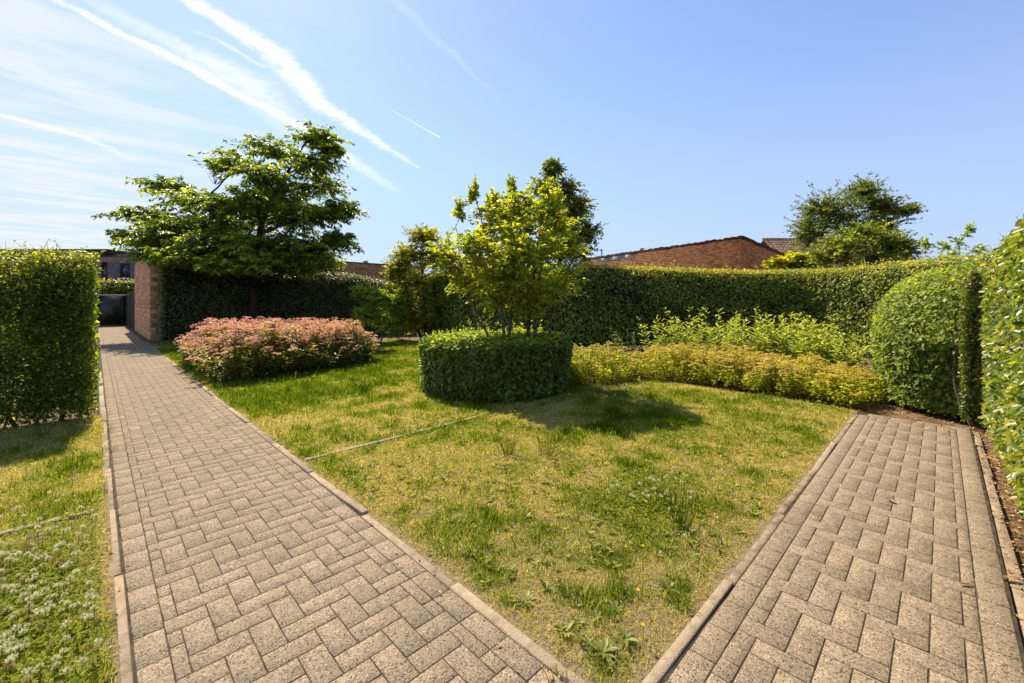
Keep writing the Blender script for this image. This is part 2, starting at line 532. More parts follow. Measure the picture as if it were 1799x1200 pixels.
M['sage'] = leaf_mat('grey_green_leaf', [(0, (.07, .10, .06)), (.5, (.14, .18, .11)), (1, (.25, .29, .19))], .30, .55, .3, gain=1.00, warm=1.0)
M['spirea'] = leaf_mat('spirea_leaf', [(0, (.03, .055, .014)), (.45, (.075, .12, .022)), (.8, (.16, .18, .045)), (1, (.30, .22, .08))], .36, .42, .45)
M['gold'] = leaf_mat('golden_spirea_leaf', [(0, (.09, .14, .010)), (.4, (.21, .26, .018)), (.8, (.36, .36, .03)), (1, (.44, .38, .06))], .42, .45, .35, gain=1.28, warm=.98)
M['pink'] = leaf_mat('pink_flower', [(0, (.62, .29, .36)), (.35, (.74, .47, .45)), (.6, (.74, .48, .33)), (.85, (.62, .42, .21)), (1, (.45, .26, .12))], .35, .7, .1, (1.1, .9, .8), gain=1.0, warm=1.0)
M['yellow_fl'] = leaf_mat('faded_golden_flower', [(0, (.48, .38, .09)), (.5, (.62, .48, .16)), (1, (.70, .54, .28))], .35, .7, .1, (1.1, 1.0, .7), gain=1.0, warm=1.00)
M['grass'] = leaf_mat('grass_blade', [(0, (.045, .085, .006)), (.25, (.088, .148, .008)), (.48, (.15, .205, .015)), (.62, (.20, .225, .035)), (.68, (.31, .27, .15)), (.82, (.37, .325, .21)), (1, (.45, .40, .29))], .38, .5, .15, (1.6, 1.5, .5), gain=1.35, warm=1.03)
M['clover'] = leaf_mat('clover_leaf', [(0, (.06, .10, .010)), (.5, (.12, .165, .014)), (1, (.21, .23, .03))], .4, .6, .1, gain=1.5, warm=1.05)
M['white_fl'] = leaf_mat('clover_flower', [(0, (.70, .66, .52)), (.6, (.80, .77, .64)), (.85, (.52, .38, .22)), (1, (.32, .19, .09))], .3, .7, .1, (1, 1, .9), gain=1.0, warm=1.0)
M['weed_leaf'] = leaf_mat('rosette_leaf', [(0, (.06, .09, .02)), (.5, (.12, .15, .035)), (1, (.22, .23, .08))], .35, .45, .4, gain=1.5, warm=1.05)
M['yellow_dot'] = leaf_mat('hawkweed_flower', [(0, (.75, .42, .02)), (1, (.80, .55, .03))], .3, .6, .1, (1, 1, .8), gain=1.0, warm=1.0)

# ------------------------------------------------------------------ ground
G = 300.0
ground = link('ground', new_mesh('ground', [(-G, -G, -.05), (G, -G, -.05), (G, G, -.05), (-G, G, -.05)], [(0, 1, 2, 3)]), M['soil'])
tag(ground, kind='structure')

PINK = [(1.50, 8.55), (4.55, 9.15), (5.10, 11.6), (1.45, 12.5)]
RING_C, RING_R = np.array([4.78, 5.25]), 1.22
LAWN_POLY = [(1.325, .79), (7.1, .79), (7.22, 3.9), (5.9, 4.15), (6.0, 5.9), (7.9, 7.9), (8.1, 14.2), (6.0, 15.2), (1.325, 18.2)]


def in_poly(x, y, poly):
    x, y = np.asarray(x), np.asarray(y)
    ins = np.zeros(x.shape, bool)
    n = len(poly)
    for i in range(n):
        (x1, y1), (x2, y2) = poly[i], poly[(i + 1) % n]
        c = ((y1 > y) != (y2 > y)) & (x < (x2 - x1) * (y - y1) / (y2 - y1 + 1e-12) + x1)
        ins ^= c
    return ins


def dryness(x, y):
    """0 = lush, 1 = straw"""
    d = (vnoise(x, y, 1.1, 3, 4) - .5) * 1.5 + (vnoise(x, y, 5.5, 4, 3) - .5) * 1.3 + .54
    d -= 0.26 * np.clip((y - 4.6) / 2.2, 0, 1) * (x > 1)         # greener behind the ring
    d += 0.13 * (np.clip((4.2 - y) / .8, 0, 1) + np.clip((x - 4.5) / 1.5, 0, .6)) * (x > 1)
    d += 0.16 * np.exp(-((x - 1.9) ** 2 + (y - 2.4) ** 2) / 0.9)
    d += 0.14 * np.exp(-((x - 6.0) ** 2 + (y - 1.3) ** 2) / 1.2)
    d -= 0.30 * np.exp(-((x - 2.85) ** 2 + (y - 1.50) ** 2) / 0.16)
    d -= 0.22 * np.exp(-((x - 5.6) ** 2 + (y - 3.3) ** 2) / 0.7)
    d += 0.22 * np.exp(-(((x + .9) / 1.6) ** 2 + ((y - 5.2) / .7) ** 2)) * (x < 0.1)
    d -= 0.26 * np.clip((3.6 - y) / .8, 0, 1) * (x < 0.1)
    ke = np.where(x > 1, np.minimum(np.abs(x - 1.31), np.abs(y - .78)), np.abs(x - .04))
    d += .30 * np.clip(1 - ke / (.06 + .08 * vnoise(x, y, 2.5, 16, 2)), 0, 1)                # worn rim along the kerbs
    return np.clip(d, 0, 1)


def lawn_height(x, y):
    return -0.004 + 0.022 * vnoise(x, y, 1.3, 8, 3) * np.clip(np.minimum(np.abs(x - 1.32), np.abs(y - .785)) / .25, 0.15, 1)


def lawn_sheet(name, x0, x1, y0, y1, poly, step=0.06):
    nx, ny = int(round((x1 - x0) / step)), int(round((y1 - y0) / step))
    xs, ys = np.linspace(x0, x1, nx + 1), np.linspace(y0, y1, ny + 1)
    X, Y = np.meshgrid(xs, ys, indexing='ij')
    Z = lawn_height(X, Y)
    idx = np.arange((nx + 1) * (ny + 1)).reshape(nx + 1, ny + 1)
    F = np.stack([idx[:-1, :-1], idx[1:, :-1], idx[1:, 1:], idx[:-1, 1:]], -1).reshape(-1, 4)
    cx, cy = (X[:-1, :-1] + step / 2).ravel(), (Y[:-1, :-1] + step / 2).ravel()
    if poly is not None:
        F = F[in_poly(cx, cy, poly)]
    me = new_mesh(name, np.stack([X.ravel(), Y.ravel(), Z.ravel()], -1), F, dryness(X.ravel(), Y.ravel()), True)
    return tag(link(name, me, M['lawn']), kind='structure')


lawn_sheet('lawn', 1.290, 8.19, .76, 18.28, [(1.28, .75)] + LAWN_POLY[1:-1] + [(1.28, 18.2)])
lawn_sheet('side_lawn', -7.0, 0.070, -1.5, 7.25, None)

# ------------------------------------------------------------------ paved paths
U = 0.1035


def herringbone(u0, u1, v0, v1, off=0):
    """rectangles (u0,u1,v0,v1) of a 90 degree herringbone clipped to the field; v runs along the path"""
    out = []
    nu, nv = int((u1 - u0) / U) + 3, int((v1 - v0) / U) + 3
    for i in range(-2, nu):
        for j in range(-2, nv):
            c = (i - j + off) % 4
            if c == 0:
                r = [i, i + 2, j, j + 1]
            elif c == 3:
                r = [i, i + 1, j, j + 2]
            else:
                continue
            r = [u0 + (r[0] - .5) * U, u0 + (r[1] - .5) * U, v0 + r[2] * U, v0 + r[3] * U]
            r = [max(r[0], u0), min(r[1], u1), max(r[2], v0), min(r[3], v1)]
            if r[1] - r[0] > 0.025 and r[3] - r[2] > 0.025:
                out.append(r)
    return out


def border(u0, u1, v0, v1, start=0.0):
    out, v = [], v0 + start
    while v < v1:
        out.append([u0, u1, v, min(v + 2 * U, v1)])
        v += 2 * U
    return out


_paver_cache = {}


def lay_pavers(parent, rects, keep=300):
    """rects (x0,x1,y0,y1): the 300 nearest to where one stands become objects, the rest one mesh"""
    rects = [r for r in rects]
    def key(r):
        cx, cy = (r[0] + r[1]) / 2, (r[2] + r[3]) / 2
        zc_, lt = cx * math.sin(YAW) + cy * math.cos(YAW), cx * math.cos(YAW) - cy * math.sin(YAW)
        seen = zc_ > 0.9 and abs(lt / zc_) < 1.25 and EYE / zc_ < 0.92
        return (0 if seen else 1, zc_)
    rects.sort(key=key)
    J = 0.0027
    for r in rects[:keep]:
        w, h = r[1] - r[0] - 2 * J, r[3] - r[2] - 2 * J
        k = (round(w, 3), round(h, 3))
        if k not in _paver_cache:
            v, f = box_arrays(-w / 2, w / 2, -h / 2, h / 2, -.035, 0, .0012)
            me = new_mesh('paver', v, f)
            me.materials.append(M['paver'])
            _paver_cache[k] = me
        ob = link('paver', _paver_cache[k], None, parent)
        ob.location = ((r[0] + r[1]) / 2, (r[2] + r[3]) / 2, random.uniform(-.0004, .0010))
        ob.rotation_euler = (random.gauss(0, .0010), random.gauss(0, .0010), random.gauss(0, .007))
    rest = rects[keep:]
    if rest:
        bx = [(r[0] + J, r[1] - J, r[2] + J, r[3] - J, -.035, random.uniform(-.0004, .0010)) for r in rest]
        ob = box_object('far_paving', bx, M['paver'], parent, .0012)
        tag(ob, kind='stuff')


def kerb_run(parent, along, a0, a1, b0, b1, top, seg=1.0):
    v = a0
    n = 0
    while v < a1 - 0.05:
        e = min(v + seg, a1)
        z = top + random.uniform(-.006, .005)
        s = random.uniform(-.006, .006)
        if along == 'y':
            bx = (b0 + s, b1 + s, v + .004, e - .004, -.12, z)
        else:
            bx = (v + .004, e - .004, b0 + s, b1 + s, -.12, z)
        kb = box_object('kerb_stone', [bx], M['kerb'], parent, .005)
        mc = Vector(((bx[0] + bx[1]) / 2, (bx[2] + bx[3]) / 2, 0))
        kb.data.transform(__import__('mathutils').Matrix.Translation(-mc))
        kb.location = mc
        kb.rotation_euler = (random.gauss(0, .012), random.gauss(0, .012), random.gauss(0, .005))
        v = e
        n += 1


main_path = link('path', new_mesh('path', [(.03, -3, -.0022), (1.27, -3, -.0022), (1.27, 34, -.0022), (.03, 34, -.0022)], [(0, 1, 2, 3)]), M['joint'])
tag(main_path, kind='structure')
rects = herringbone(.217, 1.157, .68, 33.9)
rects += border(.112, .217, .68, 33.9, .06) + border(1.157, 1.258, .68, 33.9, .0)
lay_pavers(main_path, rects)
kerb_run(main_path, 'y', -1.0, 12.0, .046, .099, .006)
kerb_run(main_path, 'y', .72, 19.9, 1.264, 1.314, .005)

side_path = link('side_path', new_mesh('side_path', [(1.275, -.24, -.0024), (7.06, -.24, -.0024), (7.06, .74, -.0024), (1.275, .74, -.0024)], [(0, 1, 2, 3)]), M['joint'])
tag(side_path, kind='structure')
hb = herringbone(-.122, .624, 1.28, 6.9, 1)
rects = [[r[2], r[3], r[0], r[1]] for r in hb]
rects += [[r[2], r[3], r[0], r[1]] for r in border(.624, .729, 1.28, 6.9, .05) + border(-.228, -.122, 1.28, 6.9, .1)]
rects += [[6.905, 7.015, -.228 + k * .2205, -.228 + k * .2205 + .2185] for k in range(4)]
lay_pavers(side_path, rects)
kerb_run(side_path, 'x', 1.30, 6.95, .735, .780, .004)
kerb_run(side_path, 'x', 1.30, 7.0, -.300, -.244, -.012)
# paving under and behind the standpoint, joined (out of sight of this view)
near = [[r[0], r[1], r[2], r[3]] for r in herringbone(.107, 1.258, -2.9, .675)]
near += [[r[0], r[1], r[2], r[3]] for r in herringbone(1.262, 1.278, -.2, .6)]
tag(box_object('near_paving', [(r[0] + .002, r[1] - .002, r[2] + .002, r[3] - .002, -.035, 0) for r in near], M['paver'], main_path, .0035), kind='stuff')

# thin edging strips across both lawns
for nm, x0, x1, lab in (('lawn_edging', 1.34, 3.35, 'narrow pale concrete edging strip crossing the lawn towards the round hedge'),
                        ('lawn_edging', -3.0, .03, 'narrow concrete edging strip across the clover lawn beside the kerb')):
    e = thing(nm, lab, 'edging', (x0, 4.0, 0))
    x = x0
    while x < x1 - .05:
        xe = min(x + 1.0, x1)
        zt = float(lawn_height(np.array([x]), np.array([4.0]))[0]) + .021
        box_object('edging_stone', [(x - x0 + .003, xe - x0 - .003, -.025 + random.uniform(-.006, .006), .025, -.1, zt)], M['kerb'], e, .006)
        x = xe

# ------------------------------------------------------------------ hedges


def smooth_line(pts, n=60):
    pts = np.asarray(pts, float)
    P = np.vstack([2 * pts[0] - pts[1], pts, 2 * pts[-1] - pts[-2]])
    out = []
    m = max(2, n // (len(pts) - 1))
    for i in range(1, len(P) - 2):
        t = np.linspace(0, 1, m, endpoint=False)[:, None]
        out.append(.5 * ((2 * P[i]) + (-P[i - 1] + P[i + 1]) * t + (2 * P[i - 1] - 5 * P[i] + 4 * P[i + 1] - P[i + 2]) * t ** 2 + (-P[i - 1] + 3 * P[i] - 3 * P[i + 1] + P[i + 2]) * t ** 3))
    return np.vstack(out + [pts[-1:]])


def section(hw, H, e, m=72):
    """hedge cross-section, from the foot on the -1 side over the top to the other foot: points and outward normals"""
    th = np.linspace(0, math.pi, 400)
    c, s = np.cos(th), np.sin(th)
    x = -hw * np.sign(c) * np.abs(c) ** (2 / e)
    zt = np.abs(s) ** (2 / e)
    k = 0.62                                    # straight lower sides
    z = H * (k + (1 - k) * zt)
    p = np.vstack([[(-hw, z_) for z_ in np.linspace(0.06, H * k, 80)], np.stack([x, z], -1), [(hw, z_) for z_ in np.linspace(H * k, 0.06, 80)]])
    d = np.concatenate([[0], np.cumsum(np.linalg.norm(np.diff(p, axis=0), axis=1))])
    q = np.linspace(0, d[-1], m)
    p = np.stack([np.interp(q, d, p[:, 0]), np.interp(q, d, p[:, 1])], -1)
    t = np.gradient(p, axis=0)
    nrm = np.stack([-t[:, 1], t[:, 0]], -1)
    nrm = unit(nrm)
    return p, nrm, d[-1]


def hedge(name, label, line, hw, H, e, n, leaf, mat, depth=.14, bump=.05, core=True, core_in=.13, ends=(True, True), weights=(1, 1, 1), stems=0,
          template=LEAF4, taper=None, tint_pow=1.0, shoots=0, seed=1, top_tint=0.0, cat='hedge', solid=False, individual=0, ratio=.58, flat=.5, bare=.18):
    """a clipped hedge swept along a line; H number or function of the fraction along it"""
    r = np.random.default_rng(seed)
    L = smooth_line(line, 80) if len(line) > 2 else np.linspace(line[0], line[1], 40)
    seg = np.concatenate([[0], np.cumsum(np.linalg.norm(np.diff(L, axis=0), axis=1))])
    tot = seg[-1]
    Hf = H if callable(H) else (lambda s: np.full(np.shape(s), H, float))
    Hm = float(np.max(Hf(np.linspace(0, 1, 20))))
    sec, secn, secl = section(hw, 1.0 * Hm, e)
    base = np.array([L[len(L) // 2][0], L[len(L) // 2][1], 0.0])
    root = thing(name, label, cat, base)

    def frame(s):
        d = s * tot
        x, y = np.interp(d, seg, L[:, 0]), np.interp(d, seg, L[:, 1])
        e1 = np.stack([np.interp(np.clip(d + .05, 0, tot), seg, L[:, 0]) - np.interp(np.clip(d - .05, 0, tot), seg, L[:, 0]),
                       np.interp(np.clip(d + .05, 0, tot), seg, L[:, 1]) - np.interp(np.clip(d - .05, 0, tot), seg, L[:, 1])], -1)
        t = unit(e1)
        return np.stack([x, y], -1), t, np.stack([-t[:, 1], t[:, 0]], -1)      # centre, tangent, left normal
    # choose where on the section: weights = (minus side, top, plus side)
    zf = sec[:, 1] / Hm
    w = np.where(secn[:, 1] > .6, weights[1], np.where(sec[:, 0] < 0, weights[0], weights[2])).astype(float)
    w /= w.sum()
    area_end = 2 * hw * Hm
    fe = 0.0
    if any(ends):
        fe = sum(ends) * area_end / (sum(ends) * area_end + secl * tot * .7)
    ne = int(n * fe)
    ns = n - ne
    s = r.random(ns)
    ki = r.choice(len(sec), ns, p=w)
    jt = r.random(ns)
    k2 = np.clip(ki + 1, 0, len(sec) - 1)
    sp = sec[ki] * (1 - jt[:, None]) + sec[k2] * jt[:, None]
    sn = secn[ki]
    cen, tan, lef = frame(s)
    hs = Hf(s) / Hm
    pos = np.concatenate([cen + lef * (-sp[:, 0:1]), (sp[:, 1] * hs)[:, None]], 1)
    nor = np.concatenate([lef * (-sn[:, 0:1]), sn[:, 1:2]], 1)
    if ne:
        which = np.array([k for k in (0, 1) if ends[k]])
        ee = which[r.integers(0, len(which), ne)]
        se = np.where(ee == 0, 0.0, 1.0)
        kk = r.choice(len(sec), ne)
        fx = np.sqrt(r.random(ne)) * np.sign(sec[kk, 0])
        ex = np.abs(sec[kk, 0]) * fx
        # height allowed at that x
        order = np.argsort(sec[: len(sec) // 2 + 1, 0])
        hx = np.interp(-np.abs(ex), sec[: len(sec) // 2 + 1, 0][order], sec[: len(sec) // 2 + 1, 1][order])
        hx = np.where(np.abs(ex) > hw * .995, sec[kk, 1], np.maximum(hx, Hm * .62))
        ez = r.random(ne) * hx
        cen2, tan2, lef2 = frame(se)
        sg = np.where(ee == 0, -1.0, 1.0)[:, None]
        pe = np.concatenate([cen2 - lef2 * ex[:, None], (ez * Hf(se) / Hm)[:, None]], 1)
        nd = np.concatenate([tan2 * sg, np.zeros((ne, 1))], 1)
        pos, nor = np.vstack([pos, pe]), np.vstack([nor, nd])
    N = len(pos)
    # uneven face: lumps and hollows
    u = pos[:, 0] * .8 + pos[:, 1] * .9
    lump = (vnoise(u * 1.0 + 50, pos[:, 2] + pos[:, 0] * .35 + 50, 1.7, seed, 3) - .5) * 2
    dep = r.random(N) ** 1.5 * depth
    if solid:
        dep = r.random(N) * hw * 1.6
    pos = pos + nor * (lump * bump - dep)[:, None] + r.normal(0, .008, (N, 3))
    pos[:, 2] = np.maximum(pos[:, 2], .03)
    out = unit(nor * .9 + np.array([0, 0, flat]) + r.normal(0, .48, (N, 3)))
    dv = np.cross(out, unit(r.normal(0, 1, (N, 3)))) + nor * .25 + np.array([0, 0, -.12])
    size = leaf * r.uniform(.45, 1.35, N)
    patch = vnoise(u * 1.0 + 80, pos[:, 2] + 80 + pos[:, 0] * .35, 2.6, seed + 40, 3) - .5
    tint = np.clip(r.random(N) ** tint_pow * .92 + patch * .7, 0, .93)
    tint = np.where(r.random(N) < .02, .97, tint)
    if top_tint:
        tint = np.clip(tint + top_tint * np.clip(nor[:, 2], 0, 1) * r.random(N), 0, .965)  # upward-facing leaves lighter: sunlit tops and fresh growth painted into the tint
    kp = pos[:, 2] > bare * r.random(N) ** .7
    pos, out, dv, size, tint, nor, dep, u = pos[kp], out[kp], dv[kp], size[kp], tint[kp], nor[kp], dep[kp], u[kp]
    N = len(pos)
    # thin spots: fewer leaves where the hedge has gaps, bare twigs there
    gap = vnoise(u * 1.0 + 20, pos[:, 2] + 20 + pos[:, 0] * .35, 5.5, seed + 60, 2)
    if not solid:
        kp = (gap > .26) | (r.random(N) < .35)
        pos, out, dv, size, tint, nor, dep = pos[kp], out[kp], dv[kp], size[kp], tint[kp], nor[kp], dep[kp]
        N = len(pos)
    ti = r.choice(N, min(N, 900), replace=False)
    tw_ = []
    for i in ti:
        e_ = pos[i] + nor[i] * .02
        q_ = unit(np.cross(nor[i], r.normal(0, 1, 3)) * .8 + nor[i] * .3 + np.array([0, 0, .6]))
        tw_.append((np.array([e_ - q_ * leaf * 2.2 - nor[i] * .03, e_, e_ + q_ * leaf * 1.2]), [.0022, .0017, .0009]))
    tag(tube_object('outer_twigs', tw_, M['twig'], root, 3, base), kind='stuff')
    if shoots:                                   # untrimmed shoots standing out of the top
        sh_lines, sp_, sd_, sn_, st_, ss_ = [], [], [], [], [], []
        s2 = r.random(shoots)
        c3, t3, l3 = frame(s2)
        h3 = Hf(s2)
        for i in range(shoots):
            x0 = r.uniform(-hw * .8, hw * .8)
            p0 = np.array([*(c3[i] - l3[i] * x0), h3[i] - .08 - .1 * (abs(x0) / hw) ** 3])
            ln = r.uniform(.10, .26)
            p1 = p0 + np.array([r.normal(0, .05), r.normal(0, .05), ln])
            sh_lines.append((bez(p0, (p0 + p1) / 2 + r.normal(0, .02, 3), p1, 4), [.003, .0025, .002, .001]))
            for q in np.linspace(.25, 1, 6):
                sp_.append(p0 + (p1 - p0) * q)
                sd_.append(np.array([r.normal(), r.normal(), .5]))
                sn_.append(np.array([r.normal(0, .5), r.normal(0, .5), 1]))
                st_.append(r.uniform(.6, .95))
                ss_.append(leaf * r.uniform(.6, .95))
        pos, dv, out = np.vstack([pos, sp_]), np.vstack([dv, sd_]), np.vstack([out, sn_])
        tint, size = np.concatenate([tint, st_]), np.concatenate([size, ss_])
        tag(tube_object('shoot_twigs', sh_lines, M['twig'], root, 3, base), kind='stuff')
    if individual:                               # the leaves that show largest stand as pieces of their own
        zc_ = pos[:, 0] * math.sin(YAW) + pos[:, 1] * math.cos(YAW)
        lt = (pos[:, 0] * math.cos(YAW) - pos[:, 1] * math.sin(YAW)) / np.maximum(zc_, .1)
        score = np.where((lt < 1.2) & (zc_ > .5), size / zc_, 0) * (dep[: len(pos)] < .02 if len(dep) == len(pos) else 1)
        pick = np.argsort(-score)[:individual]
        T, F = template
        protos = []
        for k in range(6):
            me = new_mesh('leaf', T * np.array([1, ratio, 1]), F, np.full(len(T), .15 + .14 * k))
            me.materials.append(mat)
            protos.append(me)
        from mathutils import Matrix
        for i in pick:
            x = unit(dv[i])
            y = unit(np.cross(out[i], x))
            z = np.cross(x, y)
            ob = link('leaf', protos[int(i) % 6], None, root)
            mtx = Matrix(((x[0], y[0], z[0], pos[i, 0] - base[0]), (x[1], y[1], z[1], pos[i, 1] - base[1]), (x[2], y[2], z[2], pos[i, 2]), (0, 0, 0, 1)))
            ob.matrix_local = mtx @ Matrix.Scale(float(size[i]), 4)
        keep = np.ones(len(pos), bool)
        keep[pick] = False
        pos, dv, out, tint, size = pos[keep], dv[keep], out[keep], tint[keep], size[keep]
    fol = leaf_object('foliage', pos, dv, out, size, size * ratio, tint, mat, root, template, base)
    if individual:
        tag(fol, kind='stuff')
    if core:
        ss = np.linspace(0, 1, 48)
        cn, tn, lf = frame(ss)
        cn[0] += tn[0] * core_in
        cn[-1] -= tn[-1] * core_in
        sc = sec[::3] - secn[::3] * core_in
        sc[:, 1] = np.maximum(sc[:, 1], 0.05)
        m = len(sc)
        hh = Hf(ss) / Hm
        V = np.concatenate([cn[:, None, :] - lf[:, None, :] * sc[None, :, 0:1], (sc[None, :, 1] * hh[:, None])[:, :, None]], 2)
        i = np.arange(47)[:, None] * m
        j = np.arange(m - 1)[None]
        F4 = np.stack([i + j, i + j + 1, i + m + j + 1, i + m + j], -1).reshape(-1, 4)
        caps = [np.arange(m)[None], (np.arange(m) + 47 * m)[None]]
        link('inner_branches', new_mesh('inner_branches', V.reshape(-1, 3) - base, [F4] + caps), M['core'], root)
    if stems:
        ss = (np.arange(stems) + r.uniform(.2, .8, stems)) / stems
        cn, tn, lf = frame(ss)
        for i in range(stems):
            off = r.uniform(-.5, .5) * hw
            p0 = np.array([*(cn[i] + lf[i] * off), -.04])
            p1 = p0 + np.array([r.normal(0, .08), r.normal(0, .08), .5])
            p2 = p1 + np.array([r.normal(0, .12), r.normal(0, .12), .6])
            rr = r.uniform(.012, .026)
            tube_object('stem', [(bez(p0, p1, p2, 6), np.linspace(rr, rr * .4, 6))], M['bark'], root, 5, base)
    return root


# near left hedge (light shows through it)
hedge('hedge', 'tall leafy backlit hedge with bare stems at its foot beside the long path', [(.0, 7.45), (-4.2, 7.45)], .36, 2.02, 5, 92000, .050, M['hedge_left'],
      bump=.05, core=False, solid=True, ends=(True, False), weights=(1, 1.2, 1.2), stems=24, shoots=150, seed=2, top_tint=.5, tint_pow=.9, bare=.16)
# right hedge along the side path
hedge('hedge', 'tall sunlit small-leaved hedge wall along the short herringbone path', [(1.6, -.78), (7.15, -.78)], .42, 2.02, 7, 52000, .053, M['hedge_near'],
      depth=.12, bump=.035, core_in=.12, ends=(True, True), weights=(3.2, 1.2, .15), stems=10, shoots=120, seed=3, template=LEAF6, individual=300, top_tint=.2, ratio=.62)
# long curved back hedge
hedge('hedge', 'long curved clipped hedge sweeping behind the yellow shrubs below the red brick building', [(9.6, 14.6), (9.5, 11.5), (9.4, 9.2), (9.8, 7.7), (10.9, 6.75), (12.5, 6.1), (14.2, 5.35), (15.5, 4.2), (15.9, 2.9), (15.3, 1.6), (14.2, .4), (13.1, -.6), (12.2, -1.6)], .55,
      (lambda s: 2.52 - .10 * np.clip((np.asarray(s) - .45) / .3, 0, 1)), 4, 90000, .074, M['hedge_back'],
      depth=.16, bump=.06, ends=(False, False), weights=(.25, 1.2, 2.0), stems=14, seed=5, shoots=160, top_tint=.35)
# dark hedge beneath the cherry
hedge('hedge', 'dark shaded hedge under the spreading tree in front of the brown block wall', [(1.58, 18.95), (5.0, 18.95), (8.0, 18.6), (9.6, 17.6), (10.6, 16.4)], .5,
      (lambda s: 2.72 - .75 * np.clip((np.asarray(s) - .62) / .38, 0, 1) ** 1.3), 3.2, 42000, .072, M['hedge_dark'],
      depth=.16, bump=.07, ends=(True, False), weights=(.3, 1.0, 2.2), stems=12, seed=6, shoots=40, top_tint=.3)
# low round hedge under the multi-stemmed tree
hedge('column_hedge', 'slim upright column of clipped leaves between the rounded hedge and the sunlit hedge wall', [(7.18, -.262), (7.40, -.262)], .085, 1.80, 2.4, 9500, .038, M['hedge_near'],
      depth=.07, bump=.02, core=False, ends=(True, True), weights=(1, 1, 1), stems=1, seed=7)


def ring_hedge():
    r = np.random.default_rng(21)
    base = np.array([*RING_C, 0])
    root = thing('round_hedge', 'low round clipped hedge on the lawn with a multi-stemmed tree rising from it', 'hedge', base)
    H, n = .84, 34000
    ns = int(n * .62)
    a = r.random(ns) * 2 * math.pi
    z = .04 + r.random(ns) * (H - .03)
    rr = RING_R - .05 * (np.clip((z - H + .10) / .10, 0, 1)) ** 2 - .05 * np.clip((.15 - z) / .15, 0, 1)
    p1 = np.stack([rr * np.cos(a), rr * np.sin(a), z], -1)
    n1 = np.stack([np.cos(a), np.sin(a), .15 * np.ones(ns)], -1)
    nt = n - ns
    a2, r2 = r.random(nt) * 2 * math.pi, RING_R * np.sqrt(r.random(nt))
    p2 = np.stack([r2 * np.cos(a2), r2 * np.sin(a2), np.full(nt, H) - .05 * (r2 / RING_R) ** 8], -1)
    n2 = np.tile([0, 0, 1.0], (nt, 1))
    pos, nor = np.vstack([p1, p2]), unit(np.vstack([n1, n2]))
    N = len(pos)
    lump = (vnoise(np.arctan2(pos[:, 1], pos[:, 0]) * 2 + 20, pos[:, 2] + np.hypot(pos[:, 0], pos[:, 1]) + 20, 2.0, 5, 3) - .5) * 2
    pos = pos + nor * (lump * .08 - r.random(N) ** 1.5 * .12)[:, None]
    pos[:, 2] = np.maximum(pos[:, 2], .03)
    out = unit(nor + [0, 0, .45] + r.normal(0, .45, (N, 3)))
    dv = np.cross(out, unit(r.normal(0, 1, (N, 3)))) + nor * .25 - [0, 0, .15]
    size = .074 * r.uniform(.45, 1.3, N)
    tint = np.clip(r.random(N) * .85 + .45 * (nor[:, 2] > .8) * r.random(N), 0, .95)  # top leaves lighter: the sunlit top is put into the tint
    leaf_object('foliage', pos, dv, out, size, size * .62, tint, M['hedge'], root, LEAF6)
    tw_ = []
    for k in range(130):
        q, t = RING_R * math.sqrt(r.random()), r.random() * 6.283
        p0 = np.array([q * math.cos(t), q * math.sin(t), H - .08])
        p1 = p0 + np.array([r.normal(0, .03), r.normal(0, .03), r.uniform(.10, .20)])
        tw_.append((np.array([p0, (p0 + p1) / 2 + r.normal(0, .008, 3), p1]), [.0025, .002, .001]))
    tag(tube_object('shoot_twigs', tw_, M['twig'], root, 3), kind='stuff')
    sp_ = np.vstack([np.stack([l[0][0] + (l[0][2] - l[0][0]) * f for f in (.5, .65, .8, .95)]) for l in tw_])
    ns_ = len(sp_)
    leaf_object('shoot_leaves', sp_, r.normal(0, 1, (ns_, 3)) + [0, 0, .6], r.normal(0, .4, (ns_, 3)) + [0, 0, 1], .06 * r.uniform(.6, 1.1, ns_), .034 * r.uniform(.7, 1.1, ns_), r.uniform(.55, .95, ns_), M['hedge'], root, LEAF6)
    th = np.arange(40) * 2 * math.pi / 40
    rings = [(RING_R - .16, .04), (RING_R - .12, .3), (RING_R - .12, H - .2), (RING_R - .25, H - .11)]
    V = np.concatenate([np.stack([q * np.cos(th), q * np.sin(th), np.full(40, z_)], -1) for q, z_ in rings])
    i, j = np.arange(3)[:, None] * 40, np.arange(40)[None]
    F = np.stack([i + j, i + (j + 1) % 40, i + 40 + (j + 1) % 40, i + 40 + j], -1).reshape(-1, 4)
    link('inner_branches', new_mesh('inner_branches', V, [F, (np.arange(40) + 120)[None]]), M['core'], root)
    for k in range(14):
        t = k / 14 * 2 * math.pi + .2
        p0 = np.array([(RING_R - .12) * math.cos(t), (RING_R - .12) * math.sin(t), -.05])
        p2 = p0 + np.array([r.normal(0, .05), r.normal(0, .05), .5])
        tube_object('stem', [(bez(p0, (p0 + p2) / 2 + r.normal(0, .03, 3), p2, 5), np.linspace(.014, .006, 5))], M['bark'], root, 4)


ring_hedge()


